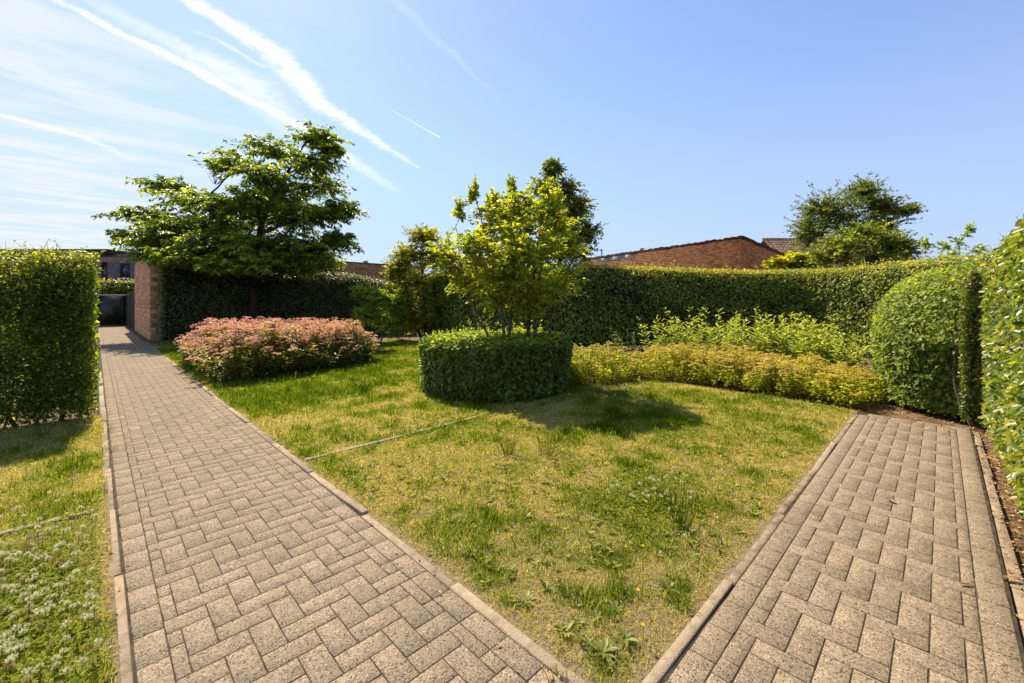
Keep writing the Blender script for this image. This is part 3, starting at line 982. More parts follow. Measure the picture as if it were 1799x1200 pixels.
def mound_hedge():
    """clipped hedge with a rounded end and shoulders: half a superellipsoid"""
    r = np.random.default_rng(22)
    c, ax = np.array([10.6, -.58, 0]), np.array([3.28, 1.42, 1.02])
    base = np.array([10.6, -.62, 0])
    root = thing('hedge', 'round-shouldered clipped hedge closing the far end of the short path', 'hedge', base)
    n = 118000
    v = unit(r.normal(0, 1, (n, 3)))
    v[:, 2] = v[:, 2]
    ex = np.array([2.6, 2.6, 2.4])
    k = (np.abs(v) ** 2.5).sum(1) ** (-1 / 2.5)
    u = v * k[:, None]
    pos = c + u * ax + np.array([0, 0, 1.0])
    pos[:, 2] = np.where(u[:, 2] < 0, 1.0 + u[:, 2] * 1.0, pos[:, 2])
    g = unit(np.sign(u) * np.abs(u) ** 1.5 / ax)
    low = u[:, 2] < 0                                  # straight sides below the shoulder
    hor = np.maximum((np.abs(u[:, :2]) ** 3.2).sum(1) ** (1 / 3.2), 1e-3)
    pos[:, :2] = np.where(low[:, None], c[:2] + u[:, :2] / hor[:, None] * ax[:2] * (1 - .05 * np.abs(u[:, 2:3])), pos[:, :2])
    g[:, 2] = np.where(low, .0, g[:, 2])
    g = unit(g)
    ok = (pos[:, 2] > .04) & (pos[:, 0] < 11.5) & ~((hor < .35) & low)
    pos, g = pos[ok], g[ok]
    face = g @ unit(np.array([-.7, .5, .5]))
    ok = r.random(len(pos)) < np.clip(.35 + face, .08, 1)
    pos, g = pos[ok], g[ok]
    N = len(pos)
    lump = (vnoise(pos[:, 0] * .8 + pos[:, 1] + 20, pos[:, 2] + 20, 1.9, 9, 3) - .5) * 2
    dep = r.random(N) ** 1.6 * .16
    pos = pos + g * (lump * .06 - dep)[:, None]
    out = unit(g + [0, 0, .45] + r.normal(0, .5, (N, 3)))
    dv = np.cross(out, unit(r.normal(0, 1, (N, 3)))) + g * .3 - [0, 0, .12]
    size = .062 * r.uniform(.6, 1.3, N)
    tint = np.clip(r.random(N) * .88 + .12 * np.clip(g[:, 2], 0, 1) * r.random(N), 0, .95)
    leaf_object('foliage', pos, dv, out, size, size * .6, tint, M['hedge_back'], root, LEAF4, base)
    th, rows = np.arange(36) * 2 * math.pi / 36, []
    for hz_, sc_ in ((.05, .86), (.5, .92), (1.0, .93), (1.35, .86), (1.65, .70), (1.82, .45)):
        cx_, sy_ = np.cos(th), np.sin(th)
        q = (np.abs(cx_) ** 2.5 + np.abs(sy_) ** 2.5) ** (-1 / 2.5)
        rows.append(np.stack([q * cx_ * (ax[0] * sc_), q * sy_ * (ax[1] * sc_), np.full(36, hz_)], -1))
    i, j = np.arange(5)[:, None] * 36, np.arange(36)[None]
    F = np.stack([i + j, i + (j + 1) % 36, i + 36 + (j + 1) % 36, i + 36 + j], -1).reshape(-1, 4)
    link('inner_branches', new_mesh('inner_branches', np.concatenate(rows), [F, (np.arange(36) + 180)[None]]), M['core'], root)
    for k in range(9):
        y = .55 - k * .16
        p0 = np.array([7.78 + .3 * abs(y) + r.uniform(0, .1), y - .12, -.05])
        p2 = p0 + np.array([r.normal(.05, .05), r.normal(0, .1), .75])
        tube_object('stem', [(bez(p0, (p0 + p2) / 2 + r.normal(0, .03, 3), p2, 5), np.linspace(.018, .007, 5))], M['bark'], root, 5, base)


mound_hedge()

# ------------------------------------------------------------------ trees and shrubs


def tree(name, label, base, trunks, pads, leaf, width, mat, bark, sprays=26, per=13, droop=.35, cat='tree', seed=1, group=None, tint_pow=1.0, twig_r=.006,
         limb_r=.03, spread=1.0, template=LEAF4, along=.6, up=.15, shell=.15, nrand=.45):
    """trunks: list of (points, radii); pads: (x, y, z, r horizontal, r vertical) leaf layers carried by limbs"""
    r = np.random.default_rng(seed)
    base = np.asarray(base, float)
    root = thing(name, label, cat, base, group)
    for pts, rad in trunks:
        L = smooth_line(pts, 24)
        rr = np.interp(np.linspace(0, 1, len(L)), np.linspace(0, 1, len(rad)), rad)
        L = L + np.stack([r.normal(0, .006, len(L)), r.normal(0, .006, len(L)), np.zeros(len(L))], -1)
        tube_object('trunk', [(L, rr)], bark, root, 8, base)
    allp = np.vstack([smooth_line(p, 24) for p, _ in trunks])
    limbs, twigs, P, Dv, Nv, Tt = [], [], [], [], [], []
    for (x, y, z, rh, rv) in pads:
        c = np.array([x, y, z])
        # the limb leaves the trunk below the pad and rises to it
        d = np.linalg.norm((allp - c) * [1, 1, .8], axis=1) + np.where(allp[:, 2] > z - .25 * np.linalg.norm(allp[:, :2] - c[:2], axis=1), 3.0, 0) + np.where(allp[:, 2] < base[2] + .18 * (z - base[2]), 2.0, 0)
        a = allp[np.argmin(d)]
        ln = np.linalg.norm(c - a)
        outw = np.array([*(c - a)[:2], 0])
        end = c + outw / max(np.linalg.norm(outw), .01) * rh * .45
        mid = (a + end) / 2 + np.array([0, 0, .10 * ln])
        lr = limb_r * (.5 + .5 * min(1, ln / 3))
        Lb = bez(a, mid, end, 10)
        Lb[1:-1] += r.normal(0, .015 * ln ** .5, (8, 3))
        limbs.append((Lb, np.linspace(lr, .004, 10)))
        ns = max(5, int(sprays))
        for k in range(ns):
            v = unit(r.normal(0, 1, 3))
            q = c + v * np.array([rh, rh, rv]) * (shell + (1 - shell) * r.random() ** .5) * (1 + .18 * r.normal() * spread)
            s0 = Lb[int(r.integers(3, 10))] * .75 + (c + (q - c) * .25) * .25
            m = (s0 + q) / 2 + np.array([0, 0, .12 * np.linalg.norm(q - s0)])
            q = q + np.array([0, 0, -droop * .25 * np.linalg.norm(q - s0)])
            tw = bez(s0, m, q, 6)
            twigs.append((tw[[0, 2, 5]], np.linspace(twig_r, .0015, 3)))
            f = along * 0 + r.uniform(1 - along, 1.0, per)
            ii = f * 5
            i0 = np.clip(ii.astype(int), 0, 4)
            fr = (ii - i0)[:, None]
            lp = tw[i0] * (1 - fr) + tw[i0 + 1] * fr
            ld = unit(tw[i0 + 1] - tw[i0])
            side = unit(np.cross(ld, np.array([0, 0, 1.0])) + 1e-4) * np.where(np.arange(per) % 2, 1, -1)[:, None]
            dd = unit(ld * .55 + side * .8 + np.array([0, 0, up - droop]) + r.normal(0, .25, (per, 3)))
            nn = unit(np.array([0, 0, 1.0]) + side * .3 + r.normal(0, nrand, (per, 3)))
            P.append(lp + r.normal(0, leaf * .12, (per, 3)))
            Dv.append(dd)
            Nv.append(nn)
            Tt.append(np.clip(r.random(per) ** tint_pow * .8 + r.normal(0, .10) + .10, 0, .99))
    P, Dv, Nv, Tt = np.vstack(P), np.vstack(Dv), np.vstack(Nv), np.concatenate(Tt)
    size = leaf * r.uniform(.6, 1.2, len(P))
    for lb in limbs:
        tube_object('limb', [lb], bark, root, 5, base)
    crown = leaf_object('crown', P, Dv, Nv, size, size * width / leaf, Tt, mat, root, template, base)
    v, f = tube_arrays(twigs, 3)
    tag(link('twigs', new_mesh('twigs', v - base, f), bark, root), kind='stuff')
    return root


LEFT_TREE = [(6.25, 17.43, 7.99, 1.02, 0.36), (6.57, 16.55, 7.35, 0.49, 0.31), (5.16, 19.07, 7.63, 1.39, 0.37), (3.67, 19.42, 6.95, 1.21, 0.26), (5.87, 16.96, 6.71, 1.31, 0.44), (4.27, 17.14, 6.03, 1.33, 0.45), (6.48, 17.77, 6.18, 1.27, 0.46), (6.97, 16.44, 5.12, 0.89, 0.40), (5.95, 16.32, 4.73, 1.38, 0.47), (6.73, 16.12, 3.83, 0.87, 0.44), (5.21, 16.49, 3.61, 1.55, 0.54), (2.03, 22.15, 6.18, 1.11, 0.37), (2.61, 20.18, 5.35, 1.42, 0.44), (1.42, 22.19, 4.93, 1.36, 0.41), (0.95, 21.82, 4.00, 0.83, 0.31), (2.07, 19.87, 4.16, 1.57, 0.50), (1.38, 20.27, 3.60, 1.14, 0.33), (3.44, 18.23, 4.85, 1.55, 0.50), (3.82, 16.74, 5.07, 1.18, 0.47), (3.02, 17.80, 3.52, 1.69, 0.52), (2.15, 17.82, 2.92, 1.24, 0.34), (3.96, 16.60, 3.30, 1.67, 0.55), (4.07, 15.95, 2.74, 1.41, 0.34), (5.44, 15.91, 2.90, 1.11, 0.32), (3.08, 16.54, 2.64, 1.02, 0.26), (4.49, 20.57, 4.78, 2.64, 0.96), (5.68, 19.39, 5.50, 1.92, 0.72), (2.3, 18.9, 3.0, 1.0, .3), (6.3, 17.2, 3.0, 1.0, .3), (3.3, 17.4, 2.75, 1.1, .25), (5.0, 17.0, 2.75, 1.1, .25), (1.6, 19.6, 3.1, .9, .3), (4.3, 18.0, 3.6, 2.0, .8), (5.2, 17.6, 4.6, 1.7, .7), (3.2, 18.8, 4.2, 1.7, .6), (4.9, 17.9, 5.6, 1.5, .6), (6.1, 17.3, 3.4, 1.2, .5), (2.6, 18.3, 3.2, 1.3, .4)]
tree('cherry_tree', 'broad layered green tree overhanging the dark hedge and the long path', (4.26, 18.35, -.05),
     [([(4.26, 18.35, -.05), (4.30, 18.33, 1.5), (4.36, 18.25, 3.2), (4.62, 18.1, 4.8), (5.3, 17.8, 6.4), (5.9, 17.5, 7.7)], [.17, .14, .12, .09, .06, .02]),
      ([(4.33, 18.28, 2.3), (3.9, 18.7, 3.4), (3.0, 19.6, 4.4), (2.2, 20.6, 5.3)], [.10, .08, .06, .02])],
     [(x, y, z, rh * 1.1, rv * 1.15) for x, y, z, rh, rv in LEFT_TREE], .19, .078, M['cherry'], M['bark_dark'], sprays=80, per=22, droop=.42, seed=31, twig_r=.010, limb_r=.06)

MULTI = []
rm = np.random.default_rng(320)
while len(MULTI) < 84:                        # loose rounded crown
    v_ = rm.uniform(-1, 1, 3)
    q_ = np.linalg.norm(v_)
    if q_ > 1 or q_ < .25 or (v_[2] > .2 and np.hypot(v_[0], v_[1]) > .82 * math.sqrt(1 - v_[2] ** 2)):
        continue
    sc_ = 1.0 if v_[2] > -.3 else .9
    MULTI.append((5.08 + sc_ * (1.28 * v_[0] * .71 + 1.05 * v_[1] * .70), 5.0 + sc_ * (-1.28 * v_[0] * .70 + 1.05 * v_[1] * .71), 2.20 + .98 * v_[2], rm.uniform(.28, .52), rm.uniform(.2, .36)))
MULTI += [(4.53, 5.51, 3.28, 0.10, 0.30), (4.36, 5.67, 2.98, 0.16, 0.24), (4.98, 5.07, 3.27, 0.09, 0.32), (5.41, 4.64, 3.32, 0.14, 0.30), (5.62, 4.6, 3.12, 0.16, 0.26), (4.75, 5.25, 3.1, .14, .26), (5.2, 4.9, 3.1, .16, .26)]
MT = [([(4.72, 5.02, -.03), (4.76, 5.0, .8), (4.70, 5.05, 1.4), (4.62, 5.2, 2.2), (4.55, 5.45, 3.1)], [.034, .028, .024, .016, .006]),
      ([(4.70, 5.06, .1), (4.84, 4.98, .9), (4.86, 4.95, 1.4), (4.92, 5.0, 2.2), (4.98, 5.05, 3.2)], [.034, .03, .026, .018, .006]),
      ([(4.62, 5.10, .1), (4.60, 5.22, .85), (4.42, 5.32, 1.2), (4.30, 5.5, 1.9), (4.30, 5.7, 2.7)], [.026, .022, .018, .014, .005]),
      ([(5.13, 4.86, -.03), (5.15, 4.84, .8), (5.17, 4.82, 1.4), (5.28, 4.78, 2.2), (5.40, 4.66, 3.2)], [.038, .032, .028, .018, .006]),
      ([(5.20, 4.78, -.03), (5.23, 4.76, .8), (5.25, 4.76, 1.4), (5.45, 4.75, 2.2), (5.75, 4.7, 2.9)], [.034, .03, .026, .018, .006]),
      ([(5.40, 4.60, -.03), (5.42, 4.60, .85), (5.50, 4.58, 1.4), (5.75, 4.5, 1.9), (6.0, 4.4, 2.4)], [.026, .024, .02, .014, .005])]
tree('serviceberry_tree', 'small multi-stemmed yellow-green tree rising out of the low round hedge', (5.0, 4.95, -.03), MT, MULTI, .068, .037, M['amel'], M['bark'],
     sprays=26, per=18, droop=.18, nrand=.9, seed=32, twig_r=.004, limb_r=.014, template=LEAF6, along=.75, up=.3)

REAR = [(10.03, 8.37, 5.52, 0.35, 0.28), (9.82, 8.57, 4.93, 0.49, 0.35), (10.28, 8.12, 4.84, 0.59, 0.42), (10.60, 7.80, 4.32, 0.49, 0.35), (9.88, 8.51, 4.23, 0.66, 0.49), (10.78, 7.63, 3.56, 0.42, 0.35), (10.28, 8.12, 3.62, 0.87, 0.56), (10.44, 7.96, 2.92, 0.80, 0.42), (9.88, 8.51, 3.00, 0.70, 0.52), (11.18, 8.64, 4.16, 0.94, 0.94)]
tree('pyramid_tree', 'darker pointed tree standing behind the multi-stemmed tree and the back hedge', (10.5, 8.5, -.05),
     [([(10.5, 8.5, -.05), (10.45, 8.45, 1.5), (10.35, 8.4, 3.2), (10.1, 8.4, 5.4)], [.09, .07, .05, .01])], [(x, y, z, rh * 1.15, rv * 1.4) for x, y, z, rh, rv in REAR], .10, .055, M['rear'], M['bark_dark'], sprays=120, per=18, droop=.2, seed=33, nrand=.75, along=.75, up=.25)

TALL = [(8.71, 13.60, 3.88, 0.72, 0.38), (8.38, 13.93, 3.17, 0.81, 0.51), (9.01, 13.30, 3.02, 0.81, 0.64), (8.07, 14.23, 2.54, 0.60, 0.51), (8.68, 13.63, 2.17, 1.23, 0.64), (8.15, 14.15, 1.54, 0.81, 0.68), (9.06, 13.26, 1.43, 0.96, 0.77), (8.41, 13.90, 0.75, 0.85, 0.47), (9.47, 12.86, 2.17, 0.68, 0.72), (8.83, 13.48, 0.79, 1.06, 0.55)]
tree('tall_shrub', 'tall loose olive-green shrub at the back of the lawn beside the curved hedge', (8.75, 13.56, -.05),
     [([(8.75, 13.56, -.05), (8.8, 13.5, .8), (8.7, 13.6, 2.2), (8.7, 13.6, 3.6)], [.06, .05, .035, .01]), ([(8.70, 13.62, .0), (8.4, 13.8, .9), (8.2, 14.0, 2.4)], [.05, .04, .01]), ([(8.82, 13.5, .0), (9.1, 13.3, .9), (9.3, 13.0, 2.3)], [.05, .04, .01])],
     [(x, y, z, rh * 1.15, rv * 1.25) for x, y, z, rh, rv in TALL], .11, .055, M['tall'], M['bark_dark'], sprays=190, per=18, droop=.15, seed=34, nrand=.75, cat='shrub', along=.8, up=.25)

PALE = [(6.71, 14.17, 1.73, 0.52, 0.36), (7.02, 13.86, 1.53, 0.68, 0.48), (7.45, 13.44, 1.33, 0.64, 0.72), (6.85, 14.03, 0.93, 0.80, 0.52), (7.42, 13.47, 0.53, 0.64, 0.36)]
tree('broad_shrub', 'lower fresh green shrub between the dark hedge end and the tall olive shrub', (7.11, 13.9, -.05),
     [([(7.11, 13.9, -.05), (7.1, 13.9, .6), (7.0, 13.9, 1.5)], [.04, .03, .01]), ([(7.15, 13.85, .0), (7.3, 13.6, .6), (7.45, 13.45, 1.3)], [.035, .03, .01])],
     PALE, .10, .05, M['pale'], M['bark'], sprays=170, per=16, droop=.2, seed=35, nrand=.75, cat='shrub', along=.8, up=.25)

ROW = [(20.74, 3.42, 5.14, 0.96, 0.46), (21.92, 2.26, 5.82, 0.82, 0.37), (21.39, 2.78, 4.91, 1.33, 0.59), (22.53, 1.65, 5.27, 0.82, 0.32), (23.22, 0.98, 5.09, 0.55, 0.14), (20.42, 3.74, 4.22, 0.87, 0.50), (22.53, 1.65, 4.45, 1.10, 0.50), (21.56, 2.62, 4.06, 1.37, 0.55)]
tree('rowan_tree', 'sparse dark green tree with rusty tints beyond the curved hedge', (21.56, 2.62, -.05),
     [([(21.56, 2.62, -.05), (21.5, 2.65, 2), (21.5, 2.7, 3.8), (21.8, 2.4, 5.6)], [.11, .09, .06, .01])], [(x, y, z, rh * 1.05, max(rv * 2.1, .3)) for x, y, z, rh, rv in ROW], .13, .055, M['rowan'], M['bark_dark'], sprays=130, per=18, droop=.05, seed=36, nrand=.95, along=.8, up=.3, twig_r=.009)
GB = [(18.80, 1.82, 3.73, 0.90, 0.39), (18.25, 2.37, 3.34, 0.82, 0.43), (19.39, 1.25, 3.48, 0.82, 0.39), (19.80, 0.84, 3.23, 0.59, 0.35), (17.83, 2.78, 2.99, 0.70, 0.35), (19.08, 1.55, 2.95, 1.17, 0.35), (18.9, 1.7, 2.3, 1.2, .5)]
tree('garden_bush', 'rounded mid-green bush in front of the rusty-tinted tree above the hedge', (18.9, 1.7, -.05),
     [([(18.9, 1.7, -.05), (18.85, 1.75, 1.4), (18.8, 1.8, 3.4)], [.06, .045, .01])], [(x, y, z, rh * 1.1, rv * 1.4) for x, y, z, rh, rv in GB], .11, .055, M['rear'], M['bark'], sprays=130, per=18, droop=.2, seed=37, nrand=.75, cat='shrub', along=.8, up=.3)
BL = [(17.99, 4.13, 2.85, 0.54, 0.25), (18.44, 3.75, 3.02, 0.54, 0.25), (18.76, 3.45, 2.77, 0.50, 0.19), (18.4, 3.8, 2.4, .6, .3)]
tree('large_leaved_shrub', 'bright shrub with large pale leaves beside the red brick wall', (18.4, 3.8, -.05),
     [([(18.4, 3.8, -.05), (18.4, 3.8, 1.4), (18.4, 3.75, 2.8)], [.05, .04, .01])], BL, .30, .17, M['lime'], M['bark'], sprays=30, per=8, droop=.35, seed=38, cat='shrub', along=.7, up=.3, template=LEAF6)
SH = [(14.87, 0.28, 2.84, 0.10, 0.31), (15.13, -0.07, 2.84, 0.20, 0.23), (15.39, -0.33, 2.91, 0.20, 0.33), (15.55, -0.52, 3.20, 0.08, 0.28), (15.65, -0.65, 2.73, 0.25, 0.13), (15.3, -.25, 2.55, .3, .2)]
tree('sapling', 'thin leafy shoots rising above the hedge beside the sunlit hedge wall', (15.3, -.3, -.05),
     [([(15.3, -.3, -.05), (15.3, -.3, 1.3), (15.35, -.33, 2.9)], [.03, .02, .004])], SH, .085, .045, M['pale'], M['bark'], sprays=12, per=14, droop=.1, seed=39, along=.95, up=.4, limb_r=.012, shell=.3)

# bright hedge beyond the gate
hedge('far_hedge', 'bright lime-green hedge beyond the dark gate at the path end', [(-1.5, 36.6), (3.2, 36.6)], .6, 2.75, 2.5, 7000, .13, M['lime'], depth=.3, bump=.15, ends=(False, True), weights=(.3, 1.2, 1.5), stems=4, seed=8, shoots=40)

# ------------------------------------------------------------------ flowering shrubs


def corymb(n=22, rad=.5, seed=0):
    """flat-topped flower cluster of unit diameter"""
    r = np.random.default_rng(seed)
    a, q = r.random(n) * 2 * math.pi, rad * np.sqrt(r.random(n))
    p = np.stack([q * np.cos(a), q * np.sin(a), .16 * (1 - (q / rad) ** 2) + r.normal(0, .03, n)], -1)
    nn = unit(np.array([0, 0, 1.0]) + r.normal(0, .35, (n, 3)) + np.stack([np.cos(a), np.sin(a), a * 0], -1) * .3)
    dv = np.cross(nn, unit(r.normal(0, 1, (n, 3))))
    return p - unit(dv) * .11, dv, nn, np.full(n, .24), np.full(n, .22)


def spirea(name, label, inside, bounds, H, n_stems, leaf_m, fl_m, leaf=.055, cluster=.10, fl_per=.9, seed=1, indiv=0, base=(0, 0, 0), group=None, edge=None, tint_bias=0.0, per=20, lumps=0.0):
    r = np.random.default_rng(seed)
    base = np.asarray(base, float)
    root = thing(name, label, 'shrub', base, group)
    x0, x1, y0, y1 = bounds
    pts = []
    while len(pts) < n_stems:
        q = np.array([r.uniform(x0, x1), r.uniform(y0, y1)])
        if inside(q):
            pts.append(q)
    pts = np.array(pts)
    ed = np.array([edge(q) for q in pts])                 # 0 at the rim .. 1 well inside
    cen = pts.mean(0)
    if lumps:                                             # several plants grown together
        cs_ = []
        for _ in range(4000):
            q = pts[r.integers(len(pts))]
            if all(np.linalg.norm(q - c_) > lumps for c_ in cs_):
                cs_.append(q)
        cs_ = np.array(cs_)
        dd_ = np.linalg.norm(pts[:, None] - cs_[None], axis=2)
        near_ = dd_.argmin(1)
        dm = dd_.min(1) / (lumps * .8)
        ed = np.clip(np.minimum(ed * 1.15, 1) * (1 - .55 * np.clip(dm, 0, 1) ** 2.2), .02, 1) * (.80 + .2 * r.random(len(cs_)))[near_]
        cen = cs_[near_] + 1e-3
    lean = unit(pts - cen) * (.30 * (1 - ed) ** 1.2)[:, None] + r.normal(0, .05, pts.shape)
    hh = H * (.38 + .62 * ed ** .55) * r.uniform(.74, 1.10, n_stems) * (.86 + .28 * vnoise(pts[:, 0] + 30, pts[:, 1] + 30, 1.1, seed, 2))
    stems, P, Dv, Nv, Tt = [], [], [], [], []
    tips = []
    for i in range(n_stems):
        p0 = np.array([*pts[i], -.03])
        p2 = p0 + np.array([*(lean[i] * H), hh[i] + .03])
        m = (p0 + p2) / 2 - np.array([*(lean[i] * H * .25), 0])
        c = bez(p0, m, p2, 6)
        stems.append((c[[0, 2, 5]], np.linspace(.0035, .0015, 3)))
        f = r.uniform(.18, .98, per)
        ii = f * 5
        i0 = np.clip(ii.astype(int), 0, 4)
        fr = (ii - i0)[:, None]
        lp = c[i0] * (1 - fr) + c[i0 + 1] * fr
        az = r.random(per) * 2 * math.pi
        dd = np.stack([np.cos(az), np.sin(az), r.uniform(-.25, .55, per)], -1)
        P.append(lp + dd * .012)
        Dv.append(dd)
        Nv.append(np.array([0, 0, 1.0]) + r.normal(0, .4, (per, 3)))
        Tt.append(np.clip(r.random(per) * .75 + .25 * f * r.random(per), 0, .99))
        tips.append(p2)
    P, Dv, Nv, Tt = np.vstack(P), np.vstack(Dv), np.vstack(Nv), np.concatenate(Tt)
    sz = leaf * r.uniform(.6, 1.25, len(P))
    leaf_object('foliage', P, Dv, Nv, sz, sz * .42, Tt, leaf_m, root, LEAF4, base)
    v, f = tube_arrays(stems, 3)
    tag(link('stems', new_mesh('stems', v - base, f), M['twig'], root), kind='stuff')
    tips = np.array(tips)
    has = (r.random(n_stems) < fl_per) & ((hh > H * .55) | (r.random(n_stems) < .35))
    tips = tips[has]
    cs = cluster * r.uniform(.55, 1.25, len(tips))
    tn = np.clip(r.random(len(tips)) * .95 - .06 + (vnoise(tips[:, 0] + 9, tips[:, 1] + 9, .8, seed + 3, 2) - .5) * .9 + tint_bias + (.10 * (tips[:, 0] - tips[:, 0].mean()) if indiv else 0), .02, .98)
    tilt = r.normal(0, .25, (len(tips), 2))
    order = np.argsort(tips[:, 0] * math.sin(YAW) + tips[:, 1] * math.cos(YAW))
    protos = [corymb(22, .5, k) for k in range(5)]
    if indiv:
        metas = {}
        for k in range(5):
            for tb in range(6):
                p, dv, nn, ln, wd = protos[k]
                v, f, t = leaf_arrays(p, dv, nn, ln, wd, np.clip(np.full(len(p), (tb + .5) / 6) + np.random.default_rng(k).normal(0, .07, len(p)), 0, .99), LEAF4)
                me = new_mesh('flower_head', v, f, t)
                me.materials.append(fl_m)
                metas[(k, tb)] = me
        for i in order[:indiv]:
            ob = link('flower_head', metas[(int(i) % 5, min(5, int(tn[i] * 6)))], None, root)
            ob.location = tips[i] - base
            ob.scale = (cs[i],) * 3
            ob.rotation_euler = (tilt[i, 0], tilt[i, 1], r.random() * 6.28)
    rest = order[indiv:]
    A = [[], [], [], [], [], []]
    for i in rest:
        p, dv, nn, ln, wd = protos[int(i) % 5]
        A[0].append(p * cs[i] + tips[i] + np.stack([p[:, 0] * 0, p[:, 0] * 0, (p[:, 0] * tilt[i, 0] + p[:, 1] * tilt[i, 1]) * cs[i]], -1))
        A[1].append(dv)
        A[2].append(nn)
        A[3].append(ln * cs[i])
        A[4].append(wd * cs[i])
        A[5].append(np.clip(np.full(len(p), tn[i]) + r.normal(0, .07, len(p)), 0, .99))
    if len(rest):
        fo = leaf_object('flower_mass' if indiv else 'flowers', np.vstack(A[0]), np.vstack(A[1]), np.vstack(A[2]), np.concatenate(A[3]), np.concatenate(A[4]), np.concatenate(A[5]), fl_m, root, LEAF4, base)
        tag(fo, kind='stuff')
    return root


def poly_edge(poly, soft):
    P_ = [np.array(p) for p in poly]
    def f(q):
        d = 9
        for a, c in zip(P_, P_[1:] + P_[:1]):
            t = np.clip(np.dot(q - a, c - a) / np.dot(c - a, c - a), 0, 1)
            d = min(d, np.linalg.norm(q - a - t * (c - a)))
        return min(1.0, d / soft)
    return f


spirea('spirea_shrub', 'broad mass of pink and faded tan flower heads beside the long path', lambda q: bool(in_poly(q[0:1], q[1:2], PINK)[0]), (1.4, 5.1, 8.5, 12.6), .98, 1900, M['spirea'], M['pink'],
       seed=41, indiv=300, base=(3.0, 10.3, 0), edge=poly_edge(PINK, .38), per=26, cluster=.145, leaf=.085, lumps=.85, fl_per=.88, tint_bias=-.13)

GOLD = [((6.68, 4.62), 1.0, .80, .60, 'lush golden-green leafy mound with few flowers beside the low round hedge', .35, 700),
        ((7.95, 3.62), .80, .82, .58, 'golden spirea mound next to the dark gap beside the leafy mound', .95, 520),
        ((8.08, 2.62), .78, .72, .60, 'golden spirea mound in the middle of the yellow row before the pale weeds', .95, 520),
        ((8.08, 1.78), .76, .70, .57, 'golden spirea mound between the row middle and its last mound', .95, 500),
        ((8.12, 1.06), .82, .50, .50, 'greener last spirea mound of the yellow row against the rounded hedge', .55, 420)]
for k, (c, rx, ry, h, lab, fp, ns) in enumerate(GOLD):
    cc, rr_ = np.array(c), np.array([rx, ry])
    spirea('golden_spirea', lab, lambda q, cc=cc, rr_=rr_: np.sum(((q - cc) / rr_) ** 2) < 1, (c[0] - rx, c[0] + rx, c[1] - ry, c[1] + ry), h, ns, M['gold'], M['yellow_fl'],
           leaf=.05, cluster=.095, fl_per=fp * .8, lumps=.32, seed=50 + k, base=(*c, 0), group='golden spirea mounds along the back border',
           edge=lambda q, cc=cc, rr_=rr_: min(1.0, (1 - math.sqrt(np.sum(((q - cc) / rr_) ** 2))) / .55), per=21)

# upright pale weeds behind the golden row


def upright_plant(name, label, base, H, n, mat, seed, leaf=.11, width=.032, spread=.22, cat='plant', group=None, per=26, narrow=1.0):
    r = np.random.default_rng(seed)
    base = np.asarray(base, float)
    root = thing(name, label, cat, base, group)
    P, Dv, Nv, Tt, Sz = [], [], [], [], []
    for k in range(n):
        a, q = r.random() * 6.28, spread * math.sqrt(r.random())
        p0 = np.array([q * math.cos(a) * .5, q * math.sin(a) * .5, -.04])
        h = H * r.uniform(.62, 1.0)
        p2 = np.array([q * math.cos(a) * 1.5, q * math.sin(a) * 1.5, h]) + np.array([r.normal(0, .05), r.normal(0, .05), 0])
        c = bez(p0, (p0 * .6 + p2 * .4) + np.array([0, 0, .1]), p2, 7)
        tube_object('stem', [(c, np.linspace(.006, .002, 7))], mat, root, 4)
        f = np.sort(r.uniform(.12, 1.0, per))
        ii = f * 6
        i0 = np.clip(ii.astype(int), 0, 5)
        fr = (ii - i0)[:, None]
        lp = c[i0] * (1 - fr) + c[i0 + 1] * fr
        az = np.arange(per) * 2.4 + r.random() * 6
        el = .15 + .7 * f ** 2
        dd = np.stack([np.cos(az), np.sin(az), el + r.normal(0, .2, per)], -1)
        P.append(lp)
        Dv.append(dd)
        Nv.append(np.stack([-np.cos(az) * .4, -np.sin(az) * .4, np.ones(per)], -1) + r.normal(0, .2, (per, 3)))
        Tt.append(np.clip(r.random(per) * .6 + .4 * f ** 2, 0, .99))
        Sz.append(leaf * (1 - .5 * f ** 2) * r.uniform(.7, 1.2, per))
    Sz = np.concatenate(Sz)
    v, fc, t = leaf_arrays(np.vstack(P), np.vstack(Dv), np.vstack(Nv), Sz, Sz * width / leaf, np.concatenate(Tt), LEAF6)
    link('foliage', new_mesh('foliage', v, fc, t), mat, root)
    return root


rw = np.random.default_rng(77)
WEEDS = [(8.75, 4.35, 1.15), (8.95, 4.05, 1.32), (9.25, 3.85, 1.1), (8.9, 3.5, 1.0), (9.15, 3.2, 1.28), (9.0, 2.95, 1.2), (9.45, 2.85, 1.1), (9.1, 2.45, 1.05), (9.35, 2.25, 1.2), (9.2, 2.0, 1.15), (9.5, 1.85, 1.1), (9.25, 1.55, 1.25), (9.5, 1.4, 1.0), (8.95, 1.15, .9),
         (9.9, 3.6, 1.3), (10.2, 2.9, 1.3), (10.1, 2.2, 1.25), (9.8, 4.3, 1.2), (10.6, 3.5, 1.3), (10.8, 2.5, 1.2), (10.3, 1.5, 1.1), (10.7, 1.9, 1.2), (9.9, 1.15, 1.0), (11.3, 2.3, 1.2)]
for k, (x, y, h) in enumerate(WEEDS):
    lab = 'pale upright leafy weed behind the golden mound nearest the dark gap' if y > 3.3 else ('pale upright leafy weed behind the middle of the golden spirea row' if y > 2.1 else 'pale upright leafy weed behind the last golden mound beside the rounded hedge')
    upright_plant('upright_weed', lab, (x, y, 0), h, 9, M['weed'], 200 + k, leaf=.17, width=.062, spread=.30, group='pale upright weeds behind the golden row', per=30)
